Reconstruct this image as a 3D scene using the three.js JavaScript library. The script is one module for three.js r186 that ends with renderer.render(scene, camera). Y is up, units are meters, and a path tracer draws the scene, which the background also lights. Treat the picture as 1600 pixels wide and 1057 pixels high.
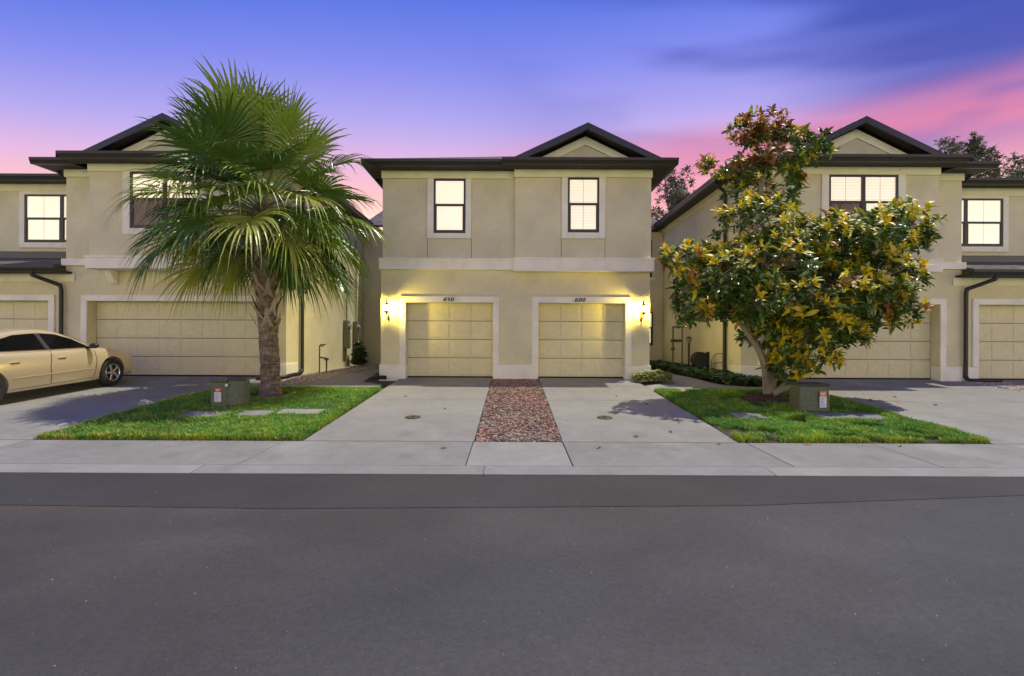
import * as THREE from 'three';
import { RoundedBoxGeometry } from 'three/addons/geometries/RoundedBoxGeometry.js';
import { mergeGeometries, mergeVertices, toCreasedNormals } from 'three/addons/utils/BufferGeometryUtils.js';
import { FontLoader } from 'three/addons/loaders/FontLoader.js';
import { TextGeometry } from 'three/addons/geometries/TextGeometry.js';
import { Brush, Evaluator, SUBTRACTION } from 'three-bvh-csg';

// ------------------------------------------------------------------ camera, sky, sun, exposure
const scene = new THREE.Scene();
const camera = new THREE.PerspectiveCamera(66.9, 1024 / 676, 0.1, 900);
camera.position.set(0, 1.62, 0);
camera.rotation.set(0, 0, THREE.MathUtils.degToRad(0.25));
scene.add(camera);
const renderer = new THREE.WebGLRenderer({ antialias: true });
renderer.toneMapping = THREE.LinearToneMapping;
renderer.toneMappingExposure = 1.1;
renderer.shadowMap.enabled = true;

// seeded random + value noise
function rng(seed) { let s = seed >>> 0; return () => { s = (s + 0x6D2B79F5) >>> 0; let t = Math.imul(s ^ (s >>> 15), 1 | s); t = (t + Math.imul(t ^ (t >>> 7), 61 | t)) ^ t; return ((t ^ (t >>> 14)) >>> 0) / 4294967296; }; }
const hash = (x, y, s) => { let h = Math.imul(x, 374761393) + Math.imul(y, 668265263) + Math.imul(s, 2147483647 ^ 0x5bd1e995); h = Math.imul(h ^ (h >>> 13), 1274126177); return ((h ^ (h >>> 16)) >>> 0) / 4294967296; };
function vnoise(x, y, px, py, s) {            // tileable value noise of period px, py (integers; 0 = none)
  const x0 = Math.floor(x), y0 = Math.floor(y), fx = x - x0, fy = y - y0;
  const ux = fx * fx * (3 - 2 * fx), uy = fy * fy * (3 - 2 * fy);
  const mx = (a) => px ? ((a % px) + px) % px : a, my = (a) => py ? ((a % py) + py) % py : a;
  const a = hash(mx(x0), my(y0), s), b = hash(mx(x0 + 1), my(y0), s), c = hash(mx(x0), my(y0 + 1), s), d = hash(mx(x0 + 1), my(y0 + 1), s);
  return a + (b - a) * ux + (c - a) * uy + (a - b - c + d) * ux * uy;
}
function fbm(x, y, px, py, oct, s) { let v = 0, a = 0.5, n = 0; for (let o = 0; o < oct; o++) { v += a * vnoise(x, y, px, py, s + o * 17); n += a; a *= 0.5; x *= 2; y *= 2; px *= 2; py *= 2; } return v / n; }
const smooth = (a, b, x) => { const t = Math.min(1, Math.max(0, (x - a) / (b - a))); return t * t * (3 - 2 * t); };
const lin = (c) => { c /= 255; return c <= 0.04045 ? c / 12.92 : Math.pow((c + 0.055) / 1.055, 2.4); };

// evening sky: blue overhead, lilac then pink lower down, an over-bright pale band at the horizon, long pink and violet cloud streaks
{
  const W = 1024, H = 512, data = new Float32Array(W * H * 4);
  const stops = [[-90, [320, 320, 280]], [0, [400, 402, 335]], [5, [370, 364, 302]], [10, [308, 274, 230]], [15.5, [250, 192, 194]], [19, [222, 180, 220]], [22.5, [178, 166, 232]], [28, [130, 138, 230]], [33.5, [90, 116, 220]], [45, [82, 110, 214]], [90, [80, 108, 210]]];  // pale horizon band, mostly unseen, brightened all round to light the shaded house fronts
  for (let j = 0; j < H; j++) for (let i = 0; i < W; i++) {
    const ph = ((i + 0.5) / W - 0.5) * 2 * Math.PI, el = ((j + 0.5) / H - 0.5) * 180;
    const az = Math.atan2(Math.cos(ph), -Math.sin(ph)) * 180 / Math.PI;          // 0 = the way the street faces, + to the right
    const r = az * Math.PI / 180;
    const e = el * (1 + 0.3 * smooth(0.0, 0.8, Math.sin(r) * Math.sin(r))) - (el > 0 ? 1.5 * Math.sin(r) : 0);
    let k = 0; while (k < stops.length - 2 && e > stops[k + 1][0]) k++;
    const t = Math.min(1, Math.max(0, (e - stops[k][0]) / (stops[k + 1][0] - stops[k][0])));
    let c = [0, 1, 2].map((q) => lin(stops[k][1][q] + (stops[k + 1][1][q] - stops[k][1][q]) * t));
    // cloud streaks, drawn out along the horizon and rising to the right
    const cx = Math.cos(r) * 2.2 + 7, cz = Math.sin(r) * 2.2 + 7, ee = el - 0.05 * az * Math.cos(r / 2);
    const n1 = fbm(cx * 1.1 + cz * 1.3, ee * 0.2 + cz * 0.8, 0, 0, 4, 5), n2 = fbm(cx * 1.7 - cz, ee * 0.34 + 9 + cz * 0.5, 0, 0, 4, 9);
    const side = 0.5 + 0.5 * Math.sin(r - 0.1) ;
    const veil = smooth(0.24, 0.56, n1 + 0.24 * smooth(0.62, 0.86, side)) * smooth(12, 19, el) * smooth(48, 27, el) * smooth(0.36, 0.78, side);
    const vc = [lin(58), lin(74), lin(165)];
    c = c.map((v, q) => v + (vc[q] - v) * 0.82 * veil);
    const pk = smooth(0.30, 0.60, n2) * smooth(10, 14, el) * smooth(22.5, 18.5, el) * smooth(0.25, 0.75, side);
    const pc = [lin(238), lin(140), lin(168)];
    c = c.map((v, q) => v + (pc[q] - v) * 0.75 * pk);
    const o = (j * W + i) * 4; data[o] = c[0]; data[o + 1] = c[1]; data[o + 2] = c[2]; data[o + 3] = 1;
  }
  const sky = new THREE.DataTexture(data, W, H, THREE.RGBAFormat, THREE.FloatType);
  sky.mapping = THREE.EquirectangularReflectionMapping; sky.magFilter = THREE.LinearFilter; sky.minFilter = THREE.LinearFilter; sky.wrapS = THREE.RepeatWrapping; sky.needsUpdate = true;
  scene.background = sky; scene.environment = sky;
}
// high sun from the right, a little behind the houses
const sun = new THREE.DirectionalLight(new THREE.Color(1.0, 0.93, 0.77), 3.6);
sun.position.set(12, 36, -15.8); sun.target.position.set(0, 0, -11.5);
sun.castShadow = true; sun.shadow.mapSize.set(4096, 4096);
Object.assign(sun.shadow.camera, { left: -30, right: 30, top: 30, bottom: -30, near: 1, far: 90 });
scene.add(sun, sun.target);

// ------------------------------------------------------------------ helpers
const used = {};
function numbered(n) { if (!(n in used)) { used[n] = 0; return n; } used[n]++; return n + '_' + String(used[n]).padStart(3, '0'); }
function tag(o, label, category, group, kind) { if (label) o.userData.label = label; if (category) o.userData.category = category; if (group) o.userData.group = group; if (kind) o.userData.kind = kind; return o; }
// a thing is a Group at its base; its parts are written in street coordinates and moved to it
function thing(name, label, category, base = [0, 0, 0], group) {
  const g = new THREE.Group(); g.name = numbered(name); g.position.set(...base); scene.add(g); return tag(g, label, category, group);
}
function part(name, geo, mat, parent) {
  const m = new THREE.Mesh(geo, mat); m.name = name; m.castShadow = m.receiveShadow = true;
  if (parent === undefined) { m.name = numbered(name); scene.add(m); } else { if (parent.isGroup && parent.parent === scene) m.position.copy(parent.position).negate(); parent.add(m); }
  return m;
}
function sub(name, parent) { const g = new THREE.Group(); g.name = name; g.position.copy(parent.position).negate(); parent.add(g); return g; }
function worldUV(g0) {                         // uv in metres from the face's main direction
  const g = g0.index ? g0.toNonIndexed() : g0; const p = g.attributes.position, n = g.attributes.normal; const uv = new Float32Array(p.count * 2);
  for (let i = 0; i < p.count; i++) {
    const ax = Math.abs(n.getX(i)), ay = Math.abs(n.getY(i)), az = Math.abs(n.getZ(i));
    if (ay >= ax && ay >= az) { uv[2 * i] = p.getX(i); uv[2 * i + 1] = p.getZ(i); } else if (ax > az) { uv[2 * i] = p.getZ(i); uv[2 * i + 1] = p.getY(i); } else { uv[2 * i] = p.getX(i); uv[2 * i + 1] = p.getY(i); }
  }
  g.setAttribute('uv', new THREE.BufferAttribute(uv, 2)); return g;
}
// box from x0..x1, y0..y1 and distance d0..d1 up the lot (z = -d); r = edge rounding
function B(x0, x1, y0, y1, d0, d1, r = 0) {
  if (x0 > x1) [x0, x1] = [x1, x0];
  if (d0 > d1) [d0, d1] = [d1, d0];
  const w = x1 - x0, h = y1 - y0, t = d1 - d0;
  const g = r ? new RoundedBoxGeometry(w, h, t, 1, Math.min(r, w / 2.1, h / 2.1, t / 2.1)) : new THREE.BoxGeometry(w, h, t);
  g.translate((x0 + x1) / 2, (y0 + y1) / 2, -(d0 + d1) / 2); return worldUV(g);
}
function prismXY(pts, d0, d1, bevel = 0) {     // outline in x,y pulled from d0 to d1
  const g = new THREE.ExtrudeGeometry(new THREE.Shape(pts.map((p) => new THREE.Vector2(p[0], p[1]))), { depth: d1 - d0 - 2 * bevel, bevelEnabled: bevel > 0, bevelSize: bevel, bevelThickness: bevel, bevelSegments: 1, bevelOffset: -bevel });
  g.translate(0, 0, -d1 + bevel); return worldUV(g);
}
function prismDY(pts, x0, x1, bevel = 0) {     // outline in d,y pulled along x
  if (x0 > x1) [x0, x1] = [x1, x0];
  const g = new THREE.ExtrudeGeometry(new THREE.Shape(pts.map((p) => new THREE.Vector2(p[0], p[1]))), { depth: x1 - x0 - 2 * bevel, bevelEnabled: bevel > 0, bevelSize: bevel, bevelThickness: bevel, bevelSegments: 1, bevelOffset: -bevel });
  g.rotateY(Math.PI / 2); g.translate(x0 + bevel, 0, 0); return worldUV(g);
}
const merge = (list) => mergeGeometries(list.map((g) => { const q = g.index ? g.toNonIndexed() : g; for (const k of Object.keys(q.attributes)) if (!['position', 'normal', 'uv', 'color'].includes(k)) q.deleteAttribute(k); return q; }));
function tube(pts, r, seg = 8, n = 24, tension = 0.5) { const g = new THREE.TubeGeometry(new THREE.CatmullRomCurve3(pts.map((p) => new THREE.Vector3(p[0], p[1], p[2])), false, 'catmullrom', tension), n, r, seg, false); return g; }
function pipe(pts, r, seg = 8) {               // straight runs with mitred joints
  const path = new THREE.CurvePath(); for (let i = 0; i + 1 < pts.length; i++) path.add(new THREE.LineCurve3(new THREE.Vector3(...pts[i]), new THREE.Vector3(...pts[i + 1])));
  return merge(pts.slice(0, -1).flatMap((p, i) => { const a = new THREE.Vector3(...p), b = new THREE.Vector3(...pts[i + 1]), L = a.distanceTo(b); const g = new THREE.CylinderGeometry(r, r, L, seg); g.translate(0, L / 2, 0); g.applyQuaternion(new THREE.Quaternion().setFromUnitVectors(new THREE.Vector3(0, 1, 0), b.clone().sub(a).normalize())); g.translate(a.x, a.y, a.z); const s = new THREE.SphereGeometry(r * 1.04, seg, 6); s.translate(b.x, b.y, b.z); return [g, s]; }));
}
const V = (x, y, z) => new THREE.Vector3(x, y, z);
const parts = (name, list, mat, parent) => list.map((g) => part(name, g, mat, parent));
// height of the lots above the street: kerb, pavement, then a 1:16 rise to the garages
const H0 = 0.073, D0 = 7.64, D1 = 14.45, FL = H0 + 0.0625 * (D1 - D0);
const lot = (d) => d < D0 ? H0 - 0.024 * (D0 - d) : d > D1 ? FL : H0 + 0.0625 * (d - D0);

// ------------------------------------------------------------------ procedural materials
function tex(size, fn, srgb) {
  const a = new Uint8Array(size * size * 4);
  for (let j = 0; j < size; j++) for (let i = 0; i < size; i++) { const c = fn(i / size, j / size, i, j); const o = (j * size + i) * 4; a[o] = c[0]; a[o + 1] = c[1]; a[o + 2] = c[2]; a[o + 3] = 255; }
  const t = new THREE.DataTexture(a, size, size, THREE.RGBAFormat); t.wrapS = t.wrapT = THREE.RepeatWrapping; t.magFilter = THREE.LinearFilter; t.minFilter = THREE.LinearMipmapLinearFilter; t.generateMipmaps = true; if (srgb) t.colorSpace = THREE.SRGBColorSpace; t.needsUpdate = true; return t;
}
const rep = (t, m) => { const c = t.clone(); c.repeat.set(1 / m, 1 / m); c.needsUpdate = true; return c; };
const g8 = (v) => Math.max(0, Math.min(255, v));
const stuccoBump = tex(512, (u, v, i, j) => { const n = 255 * (0.6 * fbm(u * 64, v * 64, 64, 64, 3, 3) + 0.4 * fbm(u * 14, v * 14, 14, 14, 3, 8)); return [n, n, n]; });
const stuccoMap = tex(512, (u, v) => { const n = fbm(u * 4, v * 4, 4, 4, 5, 21), f = fbm(u * 90, v * 90, 90, 90, 2, 33); const k = 240 + (n - 0.5) * 30 + (f - 0.5) * 14; return [g8(k), g8(k - 1), g8(k - 3)]; }, true);
const concMap = tex(1024, (u, v, i, j) => {
  const n = fbm(u * 3, v * 3, 3, 3, 6, 41), f = hash(i, j, 5), w = fbm(u * 26, v * 26, 26, 26, 3, 47), st = smooth(0.60, 0.78, fbm(u * 9, v * 9, 9, 9, 4, 52));
  let k = 206 + (n - 0.5) * 46 + (w - 0.5) * 18 + (f - 0.5) * 20 - st * 10; if (f > 0.997) k -= 50;
  return [g8(k), g8(k - 1), g8(k - 5)];
}, true);
const concBump = tex(512, (u, v, i, j) => { const n = 255 * (0.5 * hash(i, j, 8) + 0.5 * fbm(u * 60, v * 8, 60, 8, 3, 9)); return [n, n, n]; });
const asphMap = tex(2048, (u, v, i, j) => {
  const n = fbm(u * 3, v * 3, 3, 3, 6, 61), m = fbm(u * 9, v * 12, 9, 12, 4, 67), a = fbm(u * 300, v * 300, 300, 300, 2, 71), f = hash(i >> 1, j >> 1, 3), f2 = hash(i, j, 4);
  let k = 158 + (n - 0.5) * 60 + (m - 0.5) * 30 + (a - 0.5) * 30 + (f2 - 0.5) * 34; if (f > 0.9985) k += 80; else if (f < 0.004) k -= 55;
  const w = (fbm(u * 2 + 5, v * 2, 2, 2, 3, 77) - 0.5) * 16;
  return [g8(k + w), g8(k), g8(k + 3 - w)];
}, true);
const asphBump = tex(1024, (u, v, i, j) => { const n = 255 * (0.65 * fbm(u * 220, v * 220, 220, 220, 2, 81) + 0.35 * hash(i, j, 9)); return [n, n, n]; });
const shingleMap = tex(512, (u, v, i, j) => { const row = Math.floor(v * 14), cell = Math.floor(u * 10 + (row % 2) * 0.5 + hash(row, 1, 2)); const k = 150 + (hash(cell, row, 3) - 0.5) * 60 + (hash(i, j, 4) - 0.5) * 50; return [g8(k), g8(k - 4), g8(k - 8)]; }, true);
const barkMap = tex(512, (u, v, i, j) => { const ring = fbm(u * 6, v * 60, 6, 60, 3, 91), n = fbm(u * 40, v * 14, 40, 14, 4, 95); const k = 150 + (ring - 0.5) * 130 + (n - 0.5) * 110; return [g8(k), g8(k * 0.93), g8(k * 0.82)]; }, true);
const grain = tex(256, (u, v, i, j) => { const k = 205 + (fbm(u * 20, v * 20, 20, 20, 3, 101) - 0.5) * 70 + (hash(i, j, 6) - 0.5) * 40; return [g8(k), g8(k), g8(k)]; }, true);

const C = (r, g, b) => new THREE.Color().setRGB(r, g, b);
const std = (o) => new THREE.MeshStandardMaterial(o), phy = (o) => new THREE.MeshPhysicalMaterial(o);
const wallBump = { bumpMap: rep(stuccoBump, 0.55), bumpScale: 0.004 };
const M = {
  wall: std({ color: C(0.80, 0.745, 0.47), map: rep(stuccoMap, 2.3), roughness: 0.92, ...wallBump }),
  panelWall: std({ color: C(0.77, 0.73, 0.49), map: rep(stuccoMap, 1.9), roughness: 0.92, ...wallBump }),
  trim: std({ color: C(0.96, 0.94, 0.78), map: rep(stuccoMap, 1.3), roughness: 0.8, bumpMap: rep(stuccoBump, 0.4), bumpScale: 0.0015 }),
  cream: std({ color: C(0.93, 0.89, 0.60), map: rep(stuccoMap, 1.3), roughness: 0.85, bumpMap: rep(stuccoBump, 0.4), bumpScale: 0.0015 }),
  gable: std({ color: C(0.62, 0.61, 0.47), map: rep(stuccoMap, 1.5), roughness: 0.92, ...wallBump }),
  door: std({ color: C(0.78, 0.73, 0.45), map: rep(stuccoMap, 7), roughness: 0.5 }),
  bronze: std({ color: C(0.030, 0.026, 0.023), roughness: 0.45, map: rep(grain, 0.8) }),
  rake: std({ color: C(0.030, 0.050, 0.080), roughness: 0.3, map: rep(grain, 0.8) }),
  soffit: std({ color: C(0.055, 0.046, 0.034), roughness: 0.7, map: rep(grain, 0.6) }),
  shingle: std({ color: C(0.30, 0.28, 0.26), map: rep(shingleMap, 2), roughness: 0.95 }),
  frame: std({ color: C(0.018, 0.020, 0.024), roughness: 0.4 }),
  glass: phy({ color: C(1, 1, 1), transmission: 1, thickness: 0, roughness: 0.02, ior: 1.5 }),
  rubber: std({ color: C(0.02, 0.02, 0.02), roughness: 0.8 }),
  conc: std({ color: C(0.375, 0.377, 0.352), map: rep(concMap, 3.1), roughness: 0.9, bumpMap: rep(concBump, 0.8), bumpScale: 0.002 }),
  conc2: std({ color: C(0.352, 0.356, 0.335), map: rep(concMap, 2.3), roughness: 0.9, bumpMap: rep(concBump, 0.8), bumpScale: 0.002 }),
  conc3: std({ color: C(0.405, 0.403, 0.372), map: rep(concMap, 3.7), roughness: 0.9, bumpMap: rep(concBump, 0.8), bumpScale: 0.002 }),
  asphalt: std({ color: C(0.14, 0.133, 0.121), map: rep(asphMap, 7), roughness: 0.78, bumpMap: rep(asphBump, 1.1), bumpScale: 0.0035 }),
  soil: std({ color: C(0.09, 0.065, 0.042), map: rep(grain, 0.7), roughness: 1 }),
  field: std({ color: C(0.10, 0.12, 0.05), map: rep(grain, 3), roughness: 1 }),
  glow: std({ color: C(0.8, 0.76, 0.66), emissive: C(1.0, 0.86, 0.62), emissiveIntensity: 0.68, roughness: 0.9 }),
  slat: std({ color: C(0.55, 0.5, 0.42), roughness: 0.8 }),
  darkRoom: std({ color: C(0.03, 0.035, 0.04), roughness: 0.9 }),
  black: std({ color: C(0.012, 0.012, 0.013), roughness: 0.5 }),
};

// ------------------------------------------------------------------ ground, street, pavement, drives
{
  const prof = [[-90, -0.05], [6.0, -0.05], [6.5, -0.03], [D0, 0.0], [D1, FL - 0.06], [30, FL - 0.06], [420, FL - 0.06]], pos = [], idx = [];
  for (const [d, y] of prof) pos.push(-320, y, -d, 320, y, -d);
  for (let i = 0; i < prof.length - 1; i++) { const a = 2 * i; idx.push(a, a + 1, a + 2, a + 1, a + 3, a + 2); }
  const g = new THREE.BufferGeometry(); g.setAttribute('position', new THREE.Float32BufferAttribute(pos, 3)); g.setIndex(idx); g.computeVertexNormals();
  tag(part('ground', worldUV(g), M.field), 'ground under the lots and beyond the houses', null, null, 'structure');
  const r = new THREE.PlaneGeometry(180, 24, 480, 72); r.rotateX(-Math.PI / 2); r.translate(0, 0, 5.95);   // d -17.95 .. 6.05
  const p = r.attributes.position, col = new Float32Array(p.count * 3);
  for (let i = 0; i < p.count; i++) { const n = 0.8 * fbm(p.getX(i) * 0.35 + 50, p.getZ(i) * 0.5 + 50, 0, 0, 4, 7) + 0.2 * smooth(0.42, 0.52, fbm(p.getX(i) * 0.5 + 80, p.getZ(i) * 0.9 + 20, 0, 0, 4, 19)), w = fbm(p.getX(i) * 0.2 + 9, p.getZ(i) * 0.3 + 70, 0, 0, 2, 12) - 0.5; const k = 0.40 + n * 0.95; col[3 * i] = k * (1 - w * 0.5); col[3 * i + 1] = k; col[3 * i + 2] = k * (1 + w * 0.6); }
  r.setAttribute('color', new THREE.BufferAttribute(col, 3));
  const am = M.asphalt; am.vertexColors = true;
  tag(part('road', worldUV(r), am), 'dark asphalt street across the foreground', null, null, 'structure');
}
{ // newer, darker strip of asphalt along the kerb
  const top = []; for (let i = 0; i <= 40; i++) { const x = -45 + i * 2.25; top.push([x, 4.88 + 0.05 * Math.sin(x * 0.7) + 0.06 * (fbm(x * 1.3 + 60, 3, 0, 0, 3, 9) - 0.5) + 0.85 * smooth(1, 9, x)]); }
  const pts = top.concat([[45, 6.028], [-45, 6.028]]);
  const g = new THREE.ShapeGeometry(new THREE.Shape(pts.map((p) => new THREE.Vector2(p[0], p[1])))); g.rotateX(-Math.PI / 2); g.translate(0, 0.004, 0);
  const m = M.asphalt.clone(); m.vertexColors = false; m.color = C(0.092, 0.087, 0.079); tag(part('road_patch', worldUV(g), m), 'darker strip of asphalt along the kerb', null, null, 'structure');
}
// a slab with an outline in (x, d), following the lay of the lot
function slab(pts, thick, lift = 0, bevel = 0.006, hf = lot) {
  const g = new THREE.ExtrudeGeometry(new THREE.Shape(pts.map((p) => new THREE.Vector2(p[0], p[1]))), { depth: thick - 2 * bevel, bevelEnabled: true, bevelSize: bevel, bevelThickness: bevel, bevelSegments: 1, bevelOffset: -bevel, curveSegments: 6 });
  g.rotateX(-Math.PI / 2); g.translate(0, -thick + bevel, 0);
  const p = g.attributes.position; for (let i = 0; i < p.count; i++) p.setY(i, p.getY(i) + lift + hf(-p.getZ(i)));
  g.computeVertexNormals(); return worldUV(g);
}
const rect = (x0, x1, d0, d1, g = 0.006) => [[x0 + g, d0 + g], [x1 - g, d0 + g], [x1 - g, d1 - g], [x0 + g, d1 - g]];
const concs = [M.conc, M.conc2, M.conc3];
{
  const kerb = new THREE.Group(); kerb.name = 'kerb'; tag(kerb, 'low pale concrete kerb along the street', null, null, 'structure'); scene.add(kerb);
  for (let k = -14; k < 14; k++) { const x0 = -0.33 + k * 3.45; part('kerb_stone', prismDY([[6.03, -0.03], [6.03, 0.012], [6.05, 0.02], [6.305, 0.043], [6.305, -0.03]], x0 + 0.004, x0 + 3.446), concs[(k + 28) % 3], kerb); }
  const walk = new THREE.Group(); walk.name = 'pavement'; tag(walk, 'grey concrete pavement slabs between kerb and drives', null, null, 'structure'); scene.add(walk);
  const xs = [-26, -22, -18, -15, -12.2, -9.4, -7.2, -5.3, -3.4, -0.57, 0.76, 3.5, 5.35, 7.3, 9.6, 12.3, 15, 18, 22, 26];
  for (let i = 0; i + 1 < xs.length; i++) part('slab', slab(rect(xs[i], xs[i + 1], 6.32, 7.63, 0.007), 0.09), concs[(i * 2 + (i >> 2)) % 3], walk);
  const drive = (label, polys) => { const g = new THREE.Group(); g.name = numbered('driveway'); tag(g, label, null, null, 'structure'); scene.add(g); polys.forEach((p, i) => part('slab', slab(p, 0.08), concs[(i + polys.length) % 3], g)); };
  drive('concrete drive to the left single garage', [rect(-3.12, -0.56, 7.65, 11.0), rect(-3.12, -0.56, 11.0, 14.44)]);
  drive('concrete drive to the right single garage', [rect(0.76, 3.4, 7.65, 11.0), rect(0.76, 3.4, 11.0, 14.44)]);
  for (const m of [-1, 1]) {
    const f = (pts) => { const q = pts.map(([x, d]) => [0.04 + m * (x - 0.04), d]); return m < 0 ? q.reverse() : q; };
    drive(m < 0 ? 'concrete drive under the beige car' : 'concrete drive right of the flowering tree', [f(rect(7.2, 12.4, 7.65, 11.0)), f([[7.206, 11.006], [12.394, 11.006], [12.394, 14.44], [6.4, 14.44], [6.4, 12.95], [6.9, 12.7], [7.206, 12.2]])]);
    drive(m < 0 ? 'concrete drive at the far left edge' : 'concrete drive at the far right edge', [f(rect(13.5, 17.2, 7.65, 11.0)), f(rect(13.5, 17.2, 11.0, 14.44))]);
    const pw = new THREE.Group(); pw.name = numbered('path'); tag(pw, m < 0 ? 'concrete path into the left gap between houses' : 'concrete path into the right gap between houses', null, null, 'structure'); scene.add(pw);
    part('slab', slab(f([[3.41, 12.3], [6.9, 12.3], [6.6, 12.75], [6.38, 13.0], [5.95, 13.05], [5.5, 13.3], [5.3, 13.9], [5.2, 14.44], [4.1, 14.44], [4.05, 13.6], [3.41, 13.1]]), 0.07, -0.005), M.conc3, pw);
    for (const [a, b] of [[14.455, 16.5], [16.5, 18.9], [18.9, 21.3]]) part('slab', slab(f(rect(4.1, 5.2, a, b)), 0.07, -0.005), concs[Math.floor(a) % 3], pw);
    tag(part('planting_bed', slab(f([[3.42, 13.12], [4.04, 13.62], [4.09, 14.44], [4.09, 21.3], [3.42, 21.3]]), 0.05, -0.02), M.soil), m < 0 ? 'bare soil strip left of the middle house' : 'bare soil strip right of the middle house', null, null, 'structure');
    tag(part('planting_bed', slab(f([[5.21, 14.45], [5.31, 13.9], [5.51, 13.32], [5.96, 13.07], [6.37, 13.02], [6.39, 14.4], [6.39, 21.3], [5.21, 21.3]]), 0.05, -0.02), M.soil), m < 0 ? 'bed under the sunlit side wall' : 'bed under the shaded side wall', null, null, 'structure');
    tag(part('planting_bed', slab(f(rect(12.41, 13.49, 7.65, 14.4)), 0.05, -0.02), M.soil), m < 0 ? 'bed between drives at far left' : 'bed between drives at far right', null, null, 'structure');
  }
  tag(part('planting_bed', slab(rect(-0.555, 0.755, 7.65, 14.2), 0.05, -0.02), M.soil), 'soil under the red bark mulch strip', null, null, 'structure');
}

// ------------------------------------------------------------------ house pieces
// window: dark frame with two sashes per light, glass, and a lit blind behind
function windowUnit(parent, x0, x1, y0, y1, d, lights, opt = {}) {
  const fw = 0.055, mid = y0 + (y1 - y0) * (opt.mid ?? 0.52);
  const fr = [B(x0, x1, y1 - fw, y1, d - 0.045, d - 0.004), B(x0, x1, y0, y0 + fw, d - 0.045, d - 0.004), B(x0, x0 + fw, y0 + fw, y1 - fw, d - 0.045, d - 0.004), B(x1 - fw, x1, y0 + fw, y1 - fw, d - 0.045, d - 0.004)];
  const lw = (x1 - x0) / lights;
  for (let i = 1; i < lights; i++) fr.push(B(x0 + i * lw - 0.05, x0 + i * lw + 0.05, y0 + fw, y1 - fw, d - 0.046, d - 0.004));
  const w = part('window', merge(fr), M.frame, parent);
  for (let i = 0; i < lights; i++) {
    const a = x0 + i * lw + (i ? 0.05 : fw), b = x0 + (i + 1) * lw - (i < lights - 1 ? 0.05 : fw);
    part('meeting_rail', B(a, b, mid - 0.035, mid + 0.03, d - 0.04, d - 0.012), M.frame, w);
    part('lower_sash', merge([B(a, a + 0.03, y0 + fw, mid - 0.035, d - 0.036, d - 0.014), B(b - 0.03, b, y0 + fw, mid - 0.035, d - 0.036, d - 0.014), B(a + 0.03, b - 0.03, y0 + fw, y0 + fw + 0.035, d - 0.036, d - 0.014)]), M.frame, w);
    part('pane', B(a, b, mid + 0.03, y1 - fw, d - 0.026, d - 0.022), M.glass, w);
    part('pane', B(a + 0.03, b - 0.03, y0 + fw + 0.035, mid - 0.035, d - 0.026, d - 0.022), M.glass, w);
    const dark = opt.dark && opt.dark.includes(i);
    part('blind', B(a, b, dark ? mid : y0 + fw, y1 - fw, d - 0.008, d - 0.003), M.glow, w);
    if (dark) part('dark_opening', B(a, b, y0 + fw, mid - 0.003, d - 0.008, d - 0.003), M.darkRoom, w);
    const lines = [];
    if (opt.slats) for (let y = y0 + fw + 0.05; y < y1 - fw; y += 0.075) if (!dark || y > mid) lines.push(B(a + 0.01, b - 0.01, y, y + 0.006, d - 0.0115, d - 0.009));
    if (opt.slats || opt.grille) lines.push(B((a + b) / 2 - 0.006, (a + b) / 2 + 0.006, dark ? mid : y0 + fw, y1 - fw, d - 0.0145, d - 0.012));
    if (lines.length) part('blind_slats', merge(lines), M.slat, w);
  }
  return w;
}
function windowTrim(parent, x0, x1, y0, y1, xi0, xi1, yi0, d) { // surround: two jambs and a sill board up to the frieze at y1
  parts('window_trim', [B(x0, xi0, y0, y1, d - 0.055, d - 0.001, 0.006), B(xi1, x1, y0, y1, d - 0.055, d - 0.001, 0.006), B(xi0 + 0.001, xi1 - 0.001, y0, yi0, d - 0.054, d - 0.001, 0.006)], M.trim, parent);
}
function garageDoor(parent, x0, x1, y0, y1, d, across) {
  const g = sub('garage_door', parent), n = 4, sh = (y1 - y0) / n;
  for (let k = 0; k < n; k++) {
    const ya = y0 + k * sh + 0.006, yb = y0 + (k + 1) * sh - 0.006, list = [B(x0, x1, ya, yb, d, d + 0.045, 0.008)], pw = (x1 - x0) / across;
    for (let i = 0; i < across; i++) list.push(B(x0 + i * pw + 0.045, x0 + (i + 1) * pw - 0.045, ya + 0.055, yb - 0.055, d - 0.010, d + 0.02, 0.006));
    part('door_section', merge(list), M.door, g);
  }
  part('light_stop_panel', B(x0 - 0.1, x1 + 0.1, y0 - 0.2, y1 + 0.1, d + 0.06, d + 0.12), M.darkRoom, g);  // unseen dark panel added to stop light leaking through the section joints
  part('weather_seal', B(x0, x1, y0 - 0.03, y0 + 0.003, d + 0.002, d + 0.04), M.rubber, g);
  return g;
}
function doorTrim(parent, xi0, xi1, yTop, d, w = 0.17, y0 = 0.874) {
  parts('door_trim', [B(xi0 - w, xi0, y0, yTop, d - 0.05, d - 0.001, 0.008), B(xi1, xi1 + w, y0, yTop, d - 0.05, d - 0.001, 0.008), B(xi0 - w, xi1 + w, yTop, yTop + w, d - 0.051, d - 0.001, 0.008)], M.trim, parent);
}
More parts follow.
